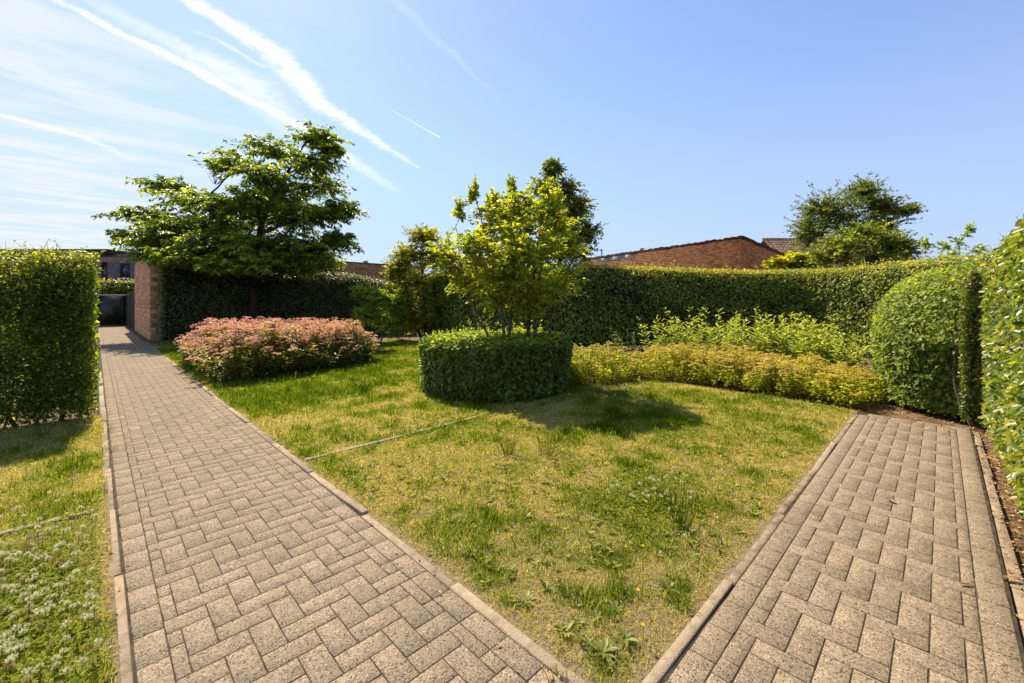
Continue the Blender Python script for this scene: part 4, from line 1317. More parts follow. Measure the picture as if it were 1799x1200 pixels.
upright_plant('grey_leaved_shrub', 'small grey-green bushy plant at the left end of the golden row', (8.6, 4.95, 0), .85, 9, M['sage'], 220, leaf=.10, width=.03, spread=.30, cat='shrub', per=30)
upright_plant('grey_leaved_shrub', 'wide grey-green bushy plant behind the low round hedge', (7.7, 8.9, 0), 1.05, 18, M['sage'], 221, leaf=.13, width=.045, spread=.6, cat='shrub', per=30)
upright_plant('leafy_shrub', 'mid-green leafy plant behind the round hedge stems', (7.6, 7.2, 0), 1.0, 14, M['pale'], 222, leaf=.13, width=.05, spread=.5, cat='shrub', per=30)

# ------------------------------------------------------------------ grass


def cam_depth(x, y):
    return x * math.sin(YAW) + y * math.cos(YAW)


def sample_lawn(n, x0, x1, y0, y1, poly, r):
    x, y = r.uniform(x0, x1, n), r.uniform(y0, y1, n)
    z = cam_depth(x, y)
    lt = (x * math.cos(YAW) - y * math.sin(YAW)) / np.maximum(z, .1)
    k = (z > .9) & (np.abs(lt) < 1.42) & ((np.abs(y - 4.0) > .028) | (x > 3.35) | (r.random(n) < .35))
    if poly is not None:
        k &= in_poly(x, y, poly)
        k &= np.hypot(x - RING_C[0], y - RING_C[1]) > RING_R - .12
        k &= ~in_poly(x, y, [(1.5, 8.8), (4.3, 9.4), (4.9, 11.4), (1.5, 12.3)])
    return x[k], y[k], z[k]


def grass_field(name, label, parts, seed):
    r = np.random.default_rng(seed)
    V, F3, F4, T, o = [], [], [], [], 0
    for (x0, x1, y0, y1, poly, dens) in parts:
        area = (x1 - x0) * (y1 - y0)
        x, y, z = sample_lawn(int(area * dens), x0, x1, y0, y1, poly, r)
        # fewer, wider blades farther away
        keep = r.random(len(x)) < np.clip((3.0 / z) ** 1.35, .07, 1)
        x, y, z = x[keep], y[keep], z[keep]
        d = dryness(x, y)
        # clumping, and bare spots where it is dry
        cl = vnoise(x, y, 9.0, 12, 2)
        keep = (r.random(len(x)) < np.clip(1.2 - .55 * d, .35, 1)) & (cl > .30 * r.random(len(x)) + .12)
        # worn edge beside the kerbs
        ke = np.minimum(np.abs(x - 1.32), np.where(x > 1.3, np.abs(y - .785), 9))
        keep &= (ke > .06 * r.random(len(x)) * (.4 + vnoise(x, y, 3, 15, 2)))
        x, y, z, d, cl = x[keep], y[keep], z[keep], d[keep], cl[keep]
        n = len(x)
        straw = r.random(n) < np.clip(.14 + .92 * d ** 1.1, 0, .88)
        flat = straw & (r.random(n) < .6)
        h = np.where(straw, r.uniform(.012, .04, n), r.uniform(.018, .052, n)) * (.55 + 1.0 * cl) * (1.25 - .5 * d)
        h *= np.where(r.random(n) < .02, 1.9, 1)
        big = (vnoise(x, y, 6.5, 19, 2) > .60) & ~straw
        h *= np.where(big, r.uniform(1.2, 1.9, n), 1.0)
        w = r.uniform(.0028, .0055, n) * np.clip(z / 2.9, .8, 3.6) * np.where(big, 1.35, 1)
        az = r.random(n) * 2 * math.pi
        lean = np.where(flat, r.uniform(1.0, 2.2, n), r.uniform(.15, .8, n))
        up = np.array([0, 0, 1.0])
        dirh = np.stack([np.cos(az), np.sin(az), np.zeros(n)], -1)
        side = np.stack([-np.sin(az), np.cos(az), np.zeros(n)], -1)
        tw = r.uniform(-1.2, 1.2, n)
        side = side * np.cos(tw)[:, None] + dirh * np.sin(tw)[:, None]
        p = np.stack([x, y, lawn_height(x, y) - .004], -1)
        cz, cx_ = np.cos(np.minimum(lean, 1.4)), np.sin(np.minimum(lean, 1.4))
        m = p + (up * (h * .6 * np.cos(lean * .5))[:, None]) + dirh * (h * .6 * np.sin(lean * .5))[:, None]
        t = m + up * (h * .45 * np.cos(lean * 1.1))[:, None] + dirh * (h * .5 * np.sin(np.minimum(lean * 1.1, 1.55)))[:, None]
        t[:, 2] = np.maximum(t[:, 2], p[:, 2] + .006)
        ww = w[:, None]
        vv = np.stack([p - side * ww * .5, p + side * ww * .5, m + side * ww * .45, m - side * ww * .45, t], 1)
        tint = np.where(straw, r.uniform(.62, 1.0, n), np.clip(.10 + .50 * d + r.normal(0, .12, n) - .12 * big, 0, .62))
        base = o + np.arange(n)[:, None] * 5
        F4.append(base + np.array([[0, 1, 2, 3]]))
        F3.append(base + np.array([[3, 2, 4]]))
        V.append(vv.reshape(-1, 3))
        T.append(np.repeat(tint, 5))
        o += n * 5
        # short turf and thatch between the longer blades
        x, y, z = sample_lawn(int(area * dens * 1.7), x0, x1, y0, y1, poly, r)
        kp = r.random(len(x)) < np.clip((2.8 / z) ** 1.45, .05, 1)
        x, y, z = x[kp], y[kp], z[kp]
        d = dryness(x, y)
        ke = np.minimum(np.abs(x - 1.32), np.where(x > 1.3, np.abs(y - .785), 9))
        kp = (vnoise(x, y, 14.0, 23, 2) > .34 * r.random(len(x))) & (ke > .03 * r.random(len(x)))
        x, y, z, d = x[kp], y[kp], z[kp], d[kp]
        n = len(x)
        straw = r.random(n) < np.clip(.06 + .85 * d ** 1.3, 0, .8)
        L = r.uniform(.015, .038, n) * np.clip(z / 3.2, .9, 1.7)
        w = r.uniform(.0027, .0052, n) * np.clip(z / 2.6, .9, 4.0)
        az = r.random(n) * 2 * math.pi
        el = np.where(straw, r.uniform(.0, .5, n), r.uniform(.35, 1.4, n))
        dr = np.stack([np.cos(az) * np.cos(el), np.sin(az) * np.cos(el), np.sin(el)], -1)
        a2 = r.random(n) * 2 * math.pi
        sdv = unit(np.cross(dr, np.stack([np.cos(a2), np.sin(a2), r.normal(0, .6, n)], -1)))
        p = np.stack([x, y, lawn_height(x, y) + r.uniform(.0, .006, n)], -1)
        vv = np.stack([p - sdv * w[:, None] * .5, p + sdv * w[:, None] * .5, p + dr * L[:, None]], 1)
        F3.append(o + np.arange(n)[:, None] * 3 + np.array([[0, 1, 2]]))
        V.append(vv.reshape(-1, 3))
        T.append(np.repeat(np.where(straw, r.uniform(.66, 1.0, n), np.clip(.16 + .45 * d + r.normal(0, .13, n), 0, .62)), 3))
        o += n * 3
    me = new_mesh(name, np.concatenate(V), [np.concatenate(F4), np.concatenate(F3)], np.concatenate(T))
    return tag(link(name, me, M['grass']), label, 'grass', kind='stuff')


GRASS_POLY = [(1.303, .770)] + LAWN_POLY[1:-1] + [(1.303, 18.2)]
grass_field('grass', 'patchy dry and green grass of the lawn between the paths', [(1.305, 7.3, .772, 4.0, GRASS_POLY, 9000), (1.305, 8.2, 4.0, 18.3, GRASS_POLY, 6500)], 61)
grass_field('grass', 'grass of the side lawn left of the long path kerb', [(-5.5, .055, 1.2, 7.35, None, 7000)], 62)


def clover(name, label, spots, seed, parent=None):
    """white clover: three-part leaves and round flower heads"""
    r = np.random.default_rng(seed)
    P, Dv, Nv, Tt, Sz = [], [], [], [], []
    FP, FS, FT = [], [], []
    for (cx, cy, sx, sy, n, nf) in spots:
        x, y = r.normal(cx, sx, n), r.normal(cy, sy, n)
        ok = (np.minimum(np.abs(x - 1.32), np.abs(x - .07)) > .05) & ((x < .03) | (x > 1.34)) & ((y > .83) | (x < 0))
        x, y = x[ok], y[ok]
        n2 = len(x)
        z = lawn_height(x, y) + r.uniform(.02, .055, n2)
        for k in range(3):
            az = r.random(n2) * .5 + k * 2.094 + (x * 50 % 6.28)
            P.append(np.stack([x, y, z], -1))
            Dv.append(np.stack([np.cos(az), np.sin(az), r.uniform(-.1, .3, n2)], -1))
            Nv.append(np.array([0, 0, 1.0]) + r.normal(0, .25, (n2, 3)))
            Tt.append(r.random(n2) * .95)
            Sz.append(r.uniform(.009, .016, n2))
        x, y = r.normal(cx, sx, nf), r.normal(cy, sy, nf)
        ok = (np.minimum(np.abs(x - 1.32), np.abs(x - .07)) > .06) & ((x < .01) | (x > 1.38)) & ((y > .85) | (x < 0))
        x, y = x[ok], y[ok]
        FP.append(np.stack([x, y, lawn_height(x, y) + r.uniform(.05, .095, len(x))], -1))
        FS.append(r.uniform(.009, .016, len(x)))
        FT.append(np.where(r.random(len(x)) < .24, r.uniform(.8, 1, len(x)), r.uniform(0, .65, len(x))))
    root = tag(leaf_object(name, np.vstack(P), np.vstack(Dv), np.vstack(Nv), np.concatenate(Sz), np.concatenate(Sz) * .9, np.concatenate(Tt), M['clover'], None, LEAF4), label, 'clover', kind='stuff')
    FP, FS, FT = np.vstack(FP), np.concatenate(FS), np.concatenate(FT)
    k = 16
    ga = np.arange(k) * 2.39996
    gz = 1 - 1.45 * (np.arange(k) + .5) / k
    sph = np.stack([np.sqrt(1 - gz ** 2) * np.cos(ga), np.sqrt(1 - gz ** 2) * np.sin(ga), gz], -1)
    n = len(FP)
    pos = (FP[:, None] + sph[None] * FS[:, None, None] * .35).reshape(-1, 3)
    dv = np.tile(sph, (n, 1)) + r.normal(0, .15, (n * k, 3))
    nn = np.cross(dv, np.array([.3, .2, 1.0])) + r.normal(0, .2, (n * k, 3))
    fl = leaf_object('clover_flowers', pos, dv, nn, np.repeat(FS, k) * .8, np.repeat(FS, k) * .6, np.clip(np.repeat(FT, k) + r.normal(0, .05, n * k), 0, .99), M['white_fl'], root, LEAF4)
    tag(fl, kind='stuff')
    st = [(np.array([p - [0, 0, .07], p]), .0012) for p in FP]
    v, f = tube_arrays(st, 3)
    tag(link('clover_stalks', new_mesh('clover_stalks', v, f), M['clover'], root), kind='stuff')


clover('clover', 'white clover in flower on the side lawn beside the long path', [(-.30, 2.75, .26, .50, 5200, 460), (-.75, 3.3, .35, .40, 3000, 170), (-.2, 3.5, .2, .25, 900, 30)], 71)
clover('clover', 'white clover patches flowering on the lawn between the paths', [(2.85, 1.50, .26, .19, 1500, 60), (5.75, 3.45, .35, .18, 1300, 45), (2.3, 3.2, .5, .4, 900, 12)], 72)


rg = np.random.default_rng(73)
wx, wy, wz = sample_lawn(2600, 1.4, 7.1, .85, 4.6, LAWN_POLY, rg)
kk_ = (vnoise(wx, wy, 1.6, 33, 2) > .47)
wx, wy = wx[kk_], wy[kk_]
m_ = 7
az_ = rg.random((len(wx), 1)) * 6.28 + np.arange(m_)[None] * 2.4
el_ = rg.uniform(.15, 1.0, az_.shape)
ls_ = np.repeat(rg.uniform(.02, .05, len(wx)), m_) * rg.uniform(.7, 1.2, az_.size)
tag(leaf_object('small_weeds', np.repeat(np.stack([wx, wy, lawn_height(wx, wy) + .008], -1), m_, 0), np.stack([np.cos(az_), np.sin(az_), el_], -1).reshape(-1, 3),
                np.tile([0, 0, 1.0], (az_.size, 1)) + rg.normal(0, .2, (az_.size, 3)), ls_, ls_ * .38, rg.random(az_.size) * .95, M['weed_leaf'], None, LEAF6),
    'small broad-leaved weeds scattered through the dry turf between the paths', 'weeds', kind='stuff')


def rosette(x, y, size, n, seed, label):
    r = np.random.default_rng(seed)
    z = float(lawn_height(np.array([x]), np.array([y]))[0])
    root = thing('rosette_weed', label, 'weed', (x, y, z), 'leafy weeds in the dry lawn')
    T, _ = LEAF6
    for k in range(n):
        az = k * 2.4 + r.normal(0, .2)
        el = r.uniform(.1, .75)
        L = size * r.uniform(.6, 1.1)
        w = L * r.uniform(.20, .30)
        t = np.linspace(0, 1, 5)
        prof = np.array([.25, .65, 1.0, .8, .02]) * w / 2
        bend = el * (1 - 1.15 * t ** 1.3)
        xs = np.concatenate([[0], np.cumsum(np.cos(bend[:-1]) * L / 4)])
        zs = np.concatenate([[0], np.cumsum(np.sin(bend[:-1]) * L / 4)]) + .004
        wob = r.normal(0, .12 * w, 5)
        v = []
        for i in range(5):
            v += [(xs[i], -prof[i] + wob[i], zs[i] + prof[i] * .35), (xs[i], wob[i], zs[i]), (xs[i], prof[i] + wob[i], zs[i] + prof[i] * .35)]
        v = np.array(v)
        c, s = math.cos(az), math.sin(az)
        v = np.stack([v[:, 0] * c - v[:, 1] * s, v[:, 0] * s + v[:, 1] * c, v[:, 2]], -1)
        f = []
        for i in range(4):
            f += [(3 * i, 3 * i + 1, 3 * i + 4, 3 * i + 3), (3 * i + 1, 3 * i + 2, 3 * i + 5, 3 * i + 4)]
        link('leaf', new_mesh('leaf', v, np.array(f), np.full(15, r.random() * .95), True), M['weed_leaf'], root)


ROS = [(1.47, 1.89, .10, 9), (1.45, 1.38, .13, 11), (1.44, 1.13, .12, 10), (1.46, .96, .15, 13), (1.58, .93, .14, 14), (1.70, 1.05, .12, 9), (2.02, .95, .13, 10), (2.56, .90, .13, 10), (2.83, .88, .12, 9), (2.52, 2.17, .14, 12), (2.02, 2.27, .10, 9),
       (2.25, 2.45, .11, 9), (2.43, 1.12, .10, 8), (1.75, 1.5, .10, 8), (2.0, 1.35, .09, 8), (3.4, .95, .12, 9), (3.9, 1.15, .11, 9), (4.7, 1.0, .12, 9), (3.0, 2.2, .11, 9), (2.1, 3.1, .10, 8), (3.3, 3.0, .12, 9), (4.4, 2.2, .12, 9), (1.9, 1.75, .09, 8), (5.4, 1.5, .12, 9), (2.3, 1.6, .08, 8)]
for k, (x, y, s, n) in enumerate(ROS):
    lab = ('rosette of broad weed leaves in the lawn corner where the two kerbs meet' if x < 1.75 and y < 1.2 else 'rosette of weed leaves at the lawn rim beside the long path kerb' if x < 1.6
           else 'rosette of weed leaves at the lawn rim beside the short path kerb' if y < 1.02 else 'flat rosette of weed leaves in the open dry lawn')
    rosette(x, y, s * .5, n + 3, 300 + k, lab)


def tall_grass(x, y, n, H, seed, label, seedheads=True):
    r = np.random.default_rng(seed)
    root = thing('tall_grass', label, 'grass tuft', (x, y, 0))
    P, D_, N_, T_, S_ = [], [], [], [], []
    lines = []
    for k in range(n):
        a, q = r.random() * 6.28, .06 * r.random()
        h = H * r.uniform(.45, 1.0)
        p0 = np.array([q * math.cos(a), q * math.sin(a), 0])
        le = r.uniform(.15, .6)
        p2 = p0 + np.array([math.cos(a) * le * h, math.sin(a) * le * h, h])
        lines.append((bez(p0, p0 * .5 + p2 * .5 + [0, 0, .15 * h], p2, 6), np.linspace(.0016, .0007, 6)))
        if seedheads and r.random() < .5:
            for q in range(4):
                P.append(p2 + [0, 0, -q * .008])
                D_.append(np.array([r.normal(0, .3), r.normal(0, .3), 1]))
                N_.append(r.normal(0, 1, 3))
                T_.append(r.uniform(.6, .9))
                S_.append(.018)
    v, f = tube_arrays(lines, 3)
    tag(link('blades', new_mesh('blades', v, f, np.full(len(v), .22)), M['grass'], root), kind='stuff')
    if P:
        S_ = np.array(S_)
        v, f, t = leaf_arrays(np.array(P), np.array(D_), np.array(N_), S_, S_ * .35, np.array(T_), LEAF4)
        tag(link('seed_heads', new_mesh('seed_heads', v, f, t), M['grass'], root), kind='stuff')


TG = [(2.62, 1.14, 60, .26, 'wispy tall grass tuft leaning towards the short path kerb'), (2.73, 2.84, 46, .30, 'tall green grass tuft between the edging strip and the clover patch'), (2.95, 2.55, 30, .28, 'tall grass tuft beside the clover patch in the dry lawn'),
      (3.0, 6.3, 50, .32, 'tall thin grass tuft in front of the pink flowering shrubs'), (-.15, 6.5, 26, .34, 'seeding grass tuft in the shade of the backlit hedge'), (-.38, 6.6, 22, .30, 'seeding grass tuft at the foot of the backlit hedge stems'), (1.9, 8.45, 30, .3, 'tall grass tuft at the front of the pink shrub mass'),
      (4.3, 4.05, 30, .25, 'tall weedy grass tuft at the foot of the low round hedge'), (1.62, 1.25, 24, .14, 'short grass tuft at the lawn corner between the kerbs')]
TG += [(.10, 5.6, 16, .07, 'small weed tuft growing in the joint beside the kerb of the side lawn'), (.09, 6.4, 14, .10, 'tiny weed tuft in the kerb joint near the backlit hedge'), (1.262, 1.02, 18, .05, 'tiny green weed in the kerb joint near the lawn corner'), (.725, 3.0, 0, .0, '')][:3]
for k, t in enumerate(TG):
    tall_grass(t[0], t[1], t[2], t[3], 400 + k, t[4])

# small yellow composite flowers
rf = np.random.default_rng(81)
for k, (x, y) in enumerate([(1.78, .98), (1.62, .87), (1.9, 1.5), (2.4, 1.35), (2.05, 1.1), (3.6, 3.6), (4.0, 3.75), (4.2, 3.6), (-.12, 3.75), (-.25, 6.7)]):
    z = float(lawn_height(np.array([x]), np.array([y]))[0])
    root = thing('hawkweed_flower', 'small yellow flower on a thin stalk standing in the grass', 'flower', (x, y, z), 'small yellow flowers in the grass')
    hgt = rf.uniform(.06, .14)
    tube_object('stalk', [(np.array([(0, 0, 0), (.005, 0, hgt * .5), (rf.normal(0, .01), 0, hgt)]), .0012)], M['grass'], root, 3)
    a = np.arange(12) * 2 * math.pi / 12
    v, f, t = leaf_arrays(np.tile([0, 0, hgt], (12, 1)), np.stack([np.cos(a), np.sin(a), np.full(12, .35)], -1), np.tile([0, 0, 1.0], (12, 1)), .011, .005, rf.random(12), LEAF4)
    link('petals', new_mesh('petals', v, f, t), M['yellow_dot'], root)

# ------------------------------------------------------------------ leaf litter


def curled_leaf(L, W, r):
    t = np.linspace(0, 1, 5)
    prof = np.array([.1, .8, 1, .7, .05]) * W / 2
    v = []
    for i in range(5):
        cz = .25 * L * (t[i] - .5) ** 2 + .004
        v += [(t[i] * L - L / 2, -prof[i], cz + prof[i] * .5), (t[i] * L - L / 2, 0, cz), (t[i] * L - L / 2, prof[i], cz + prof[i] * .45)]
    f = []
    for i in range(4):
        f += [(3 * i, 3 * i + 1, 3 * i + 4, 3 * i + 3), (3 * i + 1, 3 * i + 2, 3 * i + 5, 3 * i + 4)]
    return np.array(v), np.array(f)


for k, (x, y, L, lab) in enumerate([(4.05, .25, .085, 'curled rust-brown dry leaf lying in the middle of the short path'), (3.12, -.09, .055, 'small brown leaf on the short path beside its border row'), (3.35, -.25, .09, 'bent brown leaf on the kerb at the foot of the sunlit hedge')]):
    v, f = curled_leaf(L, L * .35, rf)
    ob = link('fallen_leaf', new_mesh('fallen_leaf', v, f, np.full(15, rf.random()), True), M['litter'], None, (x, y, .003))
    ob.rotation_euler = (0, 0, rf.random() * 6)
    tag(ob, lab, 'leaf')


def litter(name, label, boxes, seed, size=.03):
    r = np.random.default_rng(seed)
    P = []
    for (x0, x1, y0, y1, n, z) in boxes:
        P.append(np.stack([r.uniform(x0, x1, n), r.uniform(y0, y1, n), z + r.uniform(.002, .012, n)], -1))
    P = np.vstack(P)
    n = len(P)
    az = r.random(n) * 6.28
    dv = np.stack([np.cos(az), np.sin(az), r.normal(0, .2, n)], -1)
    nn = np.array([0, 0, 1.0]) + r.normal(0, .35, (n, 3))
    s = size * r.uniform(.4, 1.3, n)
    return tag(leaf_object(name, P, dv, nn, s, s * .5, r.random(n), M['litter'], None, LEAF4), label, 'leaf litter', kind='stuff')


litter('leaf_litter', 'brown leaf litter under the sunlit hedge and at the short path end', [(1.5, 7.2, -.46, -.30, 1500, -.045), (1.5, 7.2, -.31, -.24, 260, -.012), (7.03, 7.9, -.6, .8, 900, -.045), (6.6, 7.05, -.22, .7, 40, .0)], 91)
litter('leaf_litter', 'dry litter on the bare soil around the round hedge and yellow border', [(3.4, 6.2, 3.9, 6.6, 900, -.0), (7.2, 9.5, .8, 5.2, 1600, -.045), (7.3, 9.4, 6.0, 13.5, 1200, -.045)], 92, .045)
litter('leaf_litter', 'scattered dry bits lying on the long path under the hedge', [(.1, .3, 6.0, 9.5, 50, .0), (.1, 1.2, 12, 16, 60, 0), (1.16, 1.36, .9, 7, 60, .01), (.0, .12, 1.5, 7, 60, .01)], 93, .025)

# ------------------------------------------------------------------ buildings


def bricks_wall(parent, origin, du, normal, L, z0, z1, bl, bh, mat, piece='brick', pick=None, j=.011, proud=.008, depth=.03, seed=1):
    """brick courses on a vertical face: origin + du*u, z; bricks stand proud of the mortar body. z1 number or function of u"""
    r = np.random.default_rng(seed)
    zf = z1 if callable(z1) else (lambda u: z1)
    du, nv = np.array([*du, 0.0]), np.array([*normal, 0.0])
    o = np.array([*origin, 0.0])
    loose, far = [], []
    rows = int((max(zf(0), zf(L)) - z0) / bh) + 1
    for i in range(rows):
        za, zb = z0 + i * bh + j / 2, z0 + (i + 1) * bh - j / 2
        u = -(bl / 2) * (i % 2)
        while u < L:
            ua, ub = max(u + j / 2, 0.0), min(u + bl - j / 2, L)
            if ub - ua > .03 and zb <= min(zf(ua), zf(ub)) + .03:
                (loose if pick and pick((ua + ub) / 2, (za + zb) / 2) else far).append((ua, ub, za, zb))
            u += bl
    if len(loose) > 300:
        far += loose[300:]
        loose = loose[:300]
    cache = {}

    def block(w, h, pr):
        v = np.array([(s * w / 2 - c * s * .004, t * h / 2 - c * t * .004, d) for c, d in ((0, -depth), (0, pr - .004), (1, pr)) for s, t in ((-1, -1), (1, -1), (1, 1), (-1, 1))])
        f = np.array([(8, 9, 10, 11), (0, 1, 5, 4), (1, 2, 6, 5), (2, 3, 7, 6), (3, 0, 4, 7), (4, 5, 9, 8), (5, 6, 10, 9), (6, 7, 11, 10), (7, 4, 8, 11)])
        return np.stack([v[:, 0:1] * du + v[:, 1:2] * np.array([0, 0, 1.0]) + v[:, 2:3] * nv], 0)[0], f
    flip = np.cross(du, [0, 0, 1.0]) @ nv < 0
    pl = np.array(parent.location)
    for (ua, ub, za, zb) in loose:
        k = (round(ub - ua, 2), round(zb - za, 3))
        if k not in cache:
            v, f = block(ub - ua, zb - za, proud)
            if flip:
                f = f[:, ::-1]
            me = new_mesh(piece, v, f)
            me.materials.append(mat)
            cache[k] = me
        ob = link(piece, cache[k], None, parent)
        ob.location = o + du * (ua + ub) / 2 + np.array([0, 0, (za + zb) / 2]) - pl + nv * r.uniform(-.003, .003)
    if far:
        V, F, T, k = [], [], [], 0
        for (ua, ub, za, zb) in far:
            v, f = block(ub - ua, zb - za, proud + r.uniform(-.003, .003))
            V.append(v + o + du * (ua + ub) / 2 + np.array([0, 0, (za + zb) / 2]) - pl)
            F.append((f[:, ::-1] if flip else f) + k)
            T.append(np.full(12, r.random()))
            k += 12
        tag(link('brickwork', new_mesh('brickwork', np.concatenate(V), np.concatenate(F), np.concatenate(T)), mat, parent), kind='stuff')


# brown block building beside the long path
bb = thing('block_building', 'flat-topped brown block building whose corner meets the long path', 'building', (1.42, 20.0, 0))
box_object('wall', [(0, 11.5, 0, 8.3, -.05, 3.30)], M['mortar'], bb)
bricks_wall(bb, (1.42, 28.3), (0, -1), (-1, 0), 8.3, 0, 3.30, .40, .165, M['brown_block'], 'block', pick=lambda u, z: u > 1.8, seed=1)
bricks_wall(bb, (1.42, 20.0), (1, 0), (0, -1), 11.5, 0, 3.30, .40, .165, M['brown_block'], 'block', pick=lambda u, z: (u > 6.3 and z > 2.3) or (u < 1.6 and z > .9), seed=2)
box_object('roof_edging', [(-.04, 11.54, -.04, 8.34, 3.30, 3.36)], M['fascia'], bb, .01)
box_object('roof_vent', [(8.3, 8.5, .5, .7, 3.36, 3.52)], M['zinc'], bb, .02)

# board fence with posts, gate
fb = thing('board_fence', 'weathered grey-brown board fence with dark posts between building and gate', 'fence', (1.44, 28.3, 0))
for k in range(5):
    y = .05 + k * 1.12
    box_object('post', [(-.05, .07, y, y + .12, -.1, 1.93)], M['fence_post'], fb, .01)
    for q in range(5):
        if k < 4 or q < 5:
            box_object('board', [(.0, .04, y + .125, min(y + 1.115, 5.65), .02 + q * .375, .02 + q * .375 + .368)], M['fence_conc'], fb, .006)
gt = thing('gate', 'dark sheet gate with painted green reflection closing the far end of the long path', 'gate', (.0, 34.05, 0))
for x in (-.05, 1.33):
    box_object('gate_post', [(x, x + .10, -.05, .06, -.05, 1.86)], M['dark_frame'], gt, .01)
box_object('sheet', [(.055, 1.325, .0, .02, .06, 1.76)], M['dark_panel'], gt)
box_object('top_rail', [(.055, 1.325, -.03, .05, 1.765, 1.85)], M['zinc'], gt, .008)
box_object('brace', [(1.12, 1.17, -.02, -.002, .06, 1.76)], M['dark_frame'], gt)
box_object('bottom_rail', [(.055, 1.325, -.03, .05, .0, .055)], M['dark_frame'], gt, .008)

# flat-roofed grey house beyond the gate
hs = thing('flat_roofed_house', 'grey-brown house with dark flat roof fascia beyond the gate and backlit hedge', 'house', (0.9, 43.6, 0))
hs.rotation_euler = (0, 0, R(-44.6))
box_object('wall', [(-10, 4.5, 0, 7, -.05, 4.75)], M['house'], hs)
box_object('roof_fascia', [(-10.3, .2, -.5, 7.3, 4.95, 5.32)], M['fascia'], hs, .02)
box_object('roof_slab', [(-10.05, 4.55, -.06, 7.05, 4.75, 4.95)], M['house'], hs, .02)
for (x0, x1, z0, z1) in ((.62, 1.35, 3.2, 4.3), (-.75, -.35, 2.7, 4.4), (-3.5, -1.9, 2.6, 4.2), (-6.5, -4.9, 2.6, 4.2)):
    w = box_object('window', [(x0, x1, -.03, -.003, z0, z0 + .07), (x0, x1, -.03, -.003, z1 - .06, z1), (x0, x0 + .06, -.03, -.003, z0 + .071, z1 - .061), (x1 - .06, x1, -.03, -.003, z0 + .071, z1 - .061)], M['dark_frame'], hs)
    box_object('pane', [(x0 + .061, x1 - .061, -.015, -.004, z0 + .071, z1 - .061)], M['glass'], w)
    box_object('sill', [(x0 - .06, x1 + .06, -.10, -.004, z0 - .08, z0 - .003)], M['white'], w, .01)

# red brick building behind the curved hedge
rb = thing('brick_building', 'orange-red brick building with mossy tile verge behind the curved hedge', 'building', (19.6, 5.97, 0))
LY, LX = 8.5, 8.0
ztop_l = lambda u: 4.14 - .047 * u            # along the left face, u from the corner
ztop_r = lambda u: 4.14 - .035 * u
Vb = np.array([(.02, .02, -.05), (LX, .02, -.05), (LX, LY, -.05), (.02, LY, -.05), (.02, .02, 4.10), (LX, .02, ztop_r(LX) - .04), (LX, LY, ztop_l(LY) - .04), (.02, LY, ztop_l(LY) - .04)])
link('wall', new_mesh('wall', Vb, np.array([(4, 5, 6, 7), (0, 1, 5, 4), (1, 2, 6, 5), (2, 3, 7, 6), (3, 0, 4, 7)])), M['red_mortar'], rb)
bricks_wall(rb, (19.62, 5.99), (0, 1), (-1, 0), LY, 1.6, ztop_l, .215, .0785, M['red_brick'], seed=3, j=.012)
bricks_wall(rb, (19.62, 5.99), (1, 0), (0, -1), LX, 1.6, ztop_r, .215, .0785, M['red_brick'], seed=4, j=.012)
rt = np.random.default_rng(95)


def tile_mesh(seed):
    r = np.random.default_rng(seed)
    n = 7
    t = np.linspace(0, 1, n)
    v = []
    for s in (0, 1):
        for i in range(n):
            y = (t[i] - .5) * .30
            z = .035 * math.sin(t[i] * math.pi) + .012 * s
            v.append((-.10 + .32 * s, y, z + r.normal(0, .003)))
    for s in (0, 1):
        for i in range(n):
            v.append((v[s * n + i][0], v[s * n + i][1], v[s * n + i][2] - .02))
    f = []
    for i in range(n - 1):
        f += [(i, n + i, n + i + 1, i + 1), (2 * n + i + 1, 3 * n + i + 1, 3 * n + i, 2 * n + i), (i, i + 1, 2 * n + i + 1, 2 * n + i), (n + i + 1, n + i, 3 * n + i, 3 * n + i + 1)]
    f += [(0, 2 * n, 3 * n, n), (n - 1, 2 * n - 1, 4 * n - 1, 3 * n - 1)]
    me = new_mesh('roof_tile', v, np.array(f))
    me.materials.append(M['tile'])
    return me


tms = [tile_mesh(k) for k in range(4)]
for k in range(31):
    u = .02 + k * .27
    ob = link('roof_tile', tms[k % 4], None, rb, (-.02, u, ztop_l(u) + .035 + rt.normal(0, .008)))
    ob.rotation_euler = (rt.normal(0, .06) - .047, .25 + rt.normal(0, .05), rt.normal(0, .05))
for k in range(29):
    u = .1 + k * .27
    ob = link('roof_tile', tms[k % 4], None, rb, (u, -.02, ztop_r(u) + .035 + rt.normal(0, .008)))
    ob.rotation_euler = (rt.normal(0, .05) + .035, .25 + rt.normal(0, .05), R(90) + rt.normal(0, .05))
Vr = np.array([(-.05, -.05, 4.15), (LX + .1, -.05, ztop_r(LX) + .01), (LX + .1, LY + .1, ztop_l(LY) + .01), (-.05, LY + .1, ztop_l(LY) + .01), (-.05, -.05, 4.185), (LX + .1, -.05, ztop_r(LX) + .045), (LX + .1, LY + .1, ztop_l(LY) + .045), (-.05, LY + .1, ztop_l(LY) + .045)])
link('roof', new_mesh('roof', Vr, np.array([(0, 3, 2, 1), (4, 5, 6, 7), (0, 1, 5, 4), (1, 2, 6, 5), (2, 3, 7, 6), (3, 0, 4, 7)])), M['tile'], rb)
for k in range(3):
    y = 5.0 + k * .75
    box_object('flashing', [(-.03, -.004, y, y + .73, ztop_l(y) - .24, ztop_l(y) - .05)], M['zinc'], rb, .004)
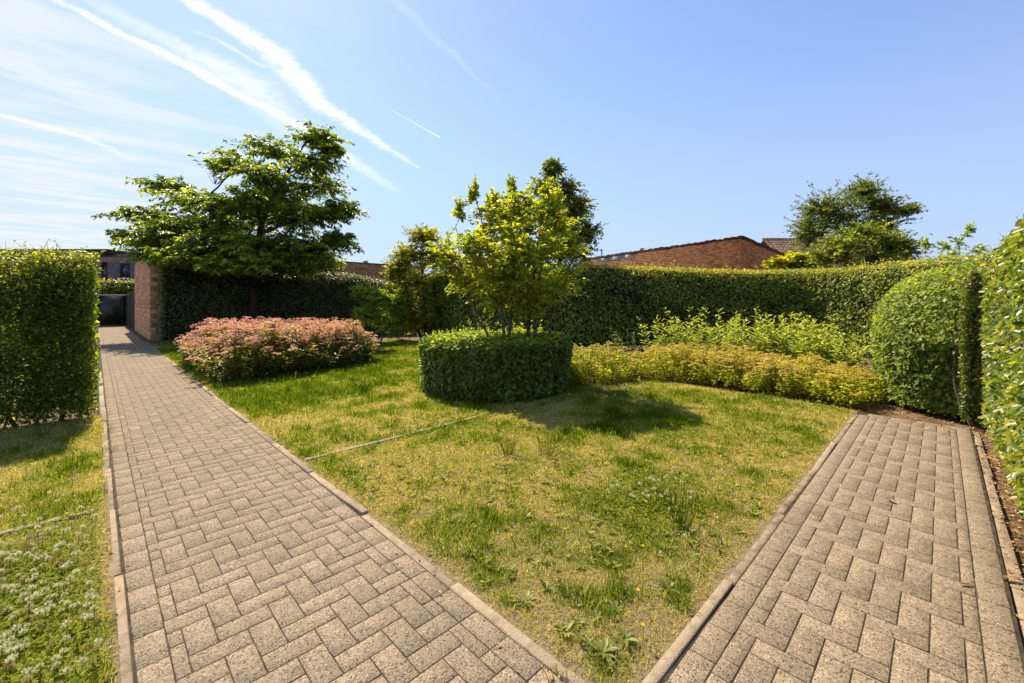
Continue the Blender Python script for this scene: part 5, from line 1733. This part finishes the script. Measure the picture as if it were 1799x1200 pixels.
chv = box_object('vent_pipe', [(.35, .47, 4.75, 4.87, 3.95, 4.14), (.31, .51, 4.71, 4.91, 4.141, 4.17)], M['red_brick'], rb)
tube_object('flue_pipe', [(np.array([(.5, 7.3, 3.7), (.5, 7.3, 4.15), (.5, 7.3, 4.35)]), [.04, .04, .04])], M['zinc'], rb, 8)

# tiled roof of a house farther off
th = thing('tiled_roof_house', 'distant house roof of brown pantiles beyond the red brick building', 'house', (38.0, 9.6, -.25))
th.rotation_euler = (0, 0, R(-44.6))
box_object('wall', [(1.5, 11.0, .4, 5.1, -.05, 4.75)], M['house'], th)
PX0, PX1 = 1.2, 11.8
rows, cols = 9, 34
tv, tf, tt, o = [], [], [], 0
for i in range(rows):
    for j_ in range(cols):
        x0 = PX0 + j_ * .312
        y0, z0 = i * .30, 5.0 + i * .225
        for (xa, xb, za, zb) in ((0, .11, 0.0, .05), (.11, .22, .05, .05), (.22, .312, .05, .0)):
            tv += [(x0 + xa, y0, z0 + za + .03), (x0 + xb, y0, z0 + zb + .03), (x0 + xb, y0 + .31, z0 + .235 + zb), (x0 + xa, y0 + .31, z0 + .235 + za), (x0 + xa, y0, z0 - .03), (x0 + xb, y0, z0 - .03)]
            tf += [(o, o + 1, o + 2, o + 3), (o + 4, o + 5, o + 1, o)]
            tt += [random.random()] * 6 if xa == 0 else [tt[-1]] * 6
            o += 6
tl = link('roof_tiles', new_mesh('roof_tiles', tv, np.array(tf), tt), M['pan_tile'], th)
tag(tl, kind='stuff')
ro = np.array([(PX0, -.05, 4.93), (PX1, -.05, 4.93), (PX1, 2.72, 6.98), (PX0, 2.72, 6.98), (PX1, 5.5, 4.93), (PX0, 5.5, 4.93)])
link('roof', new_mesh('roof', ro, np.array([(0, 1, 2, 3), (3, 2, 4, 5)])), M['pan_tile'], th)
for k in range(24):
    x = PX0 + .22 + k * .45
    tube_object('ridge_tile', [(np.array([(x - .22, 2.72, 7.03), (x + .22, 2.72, 7.04)]), [.11, .12])], M['pan_tile'], th, 8)
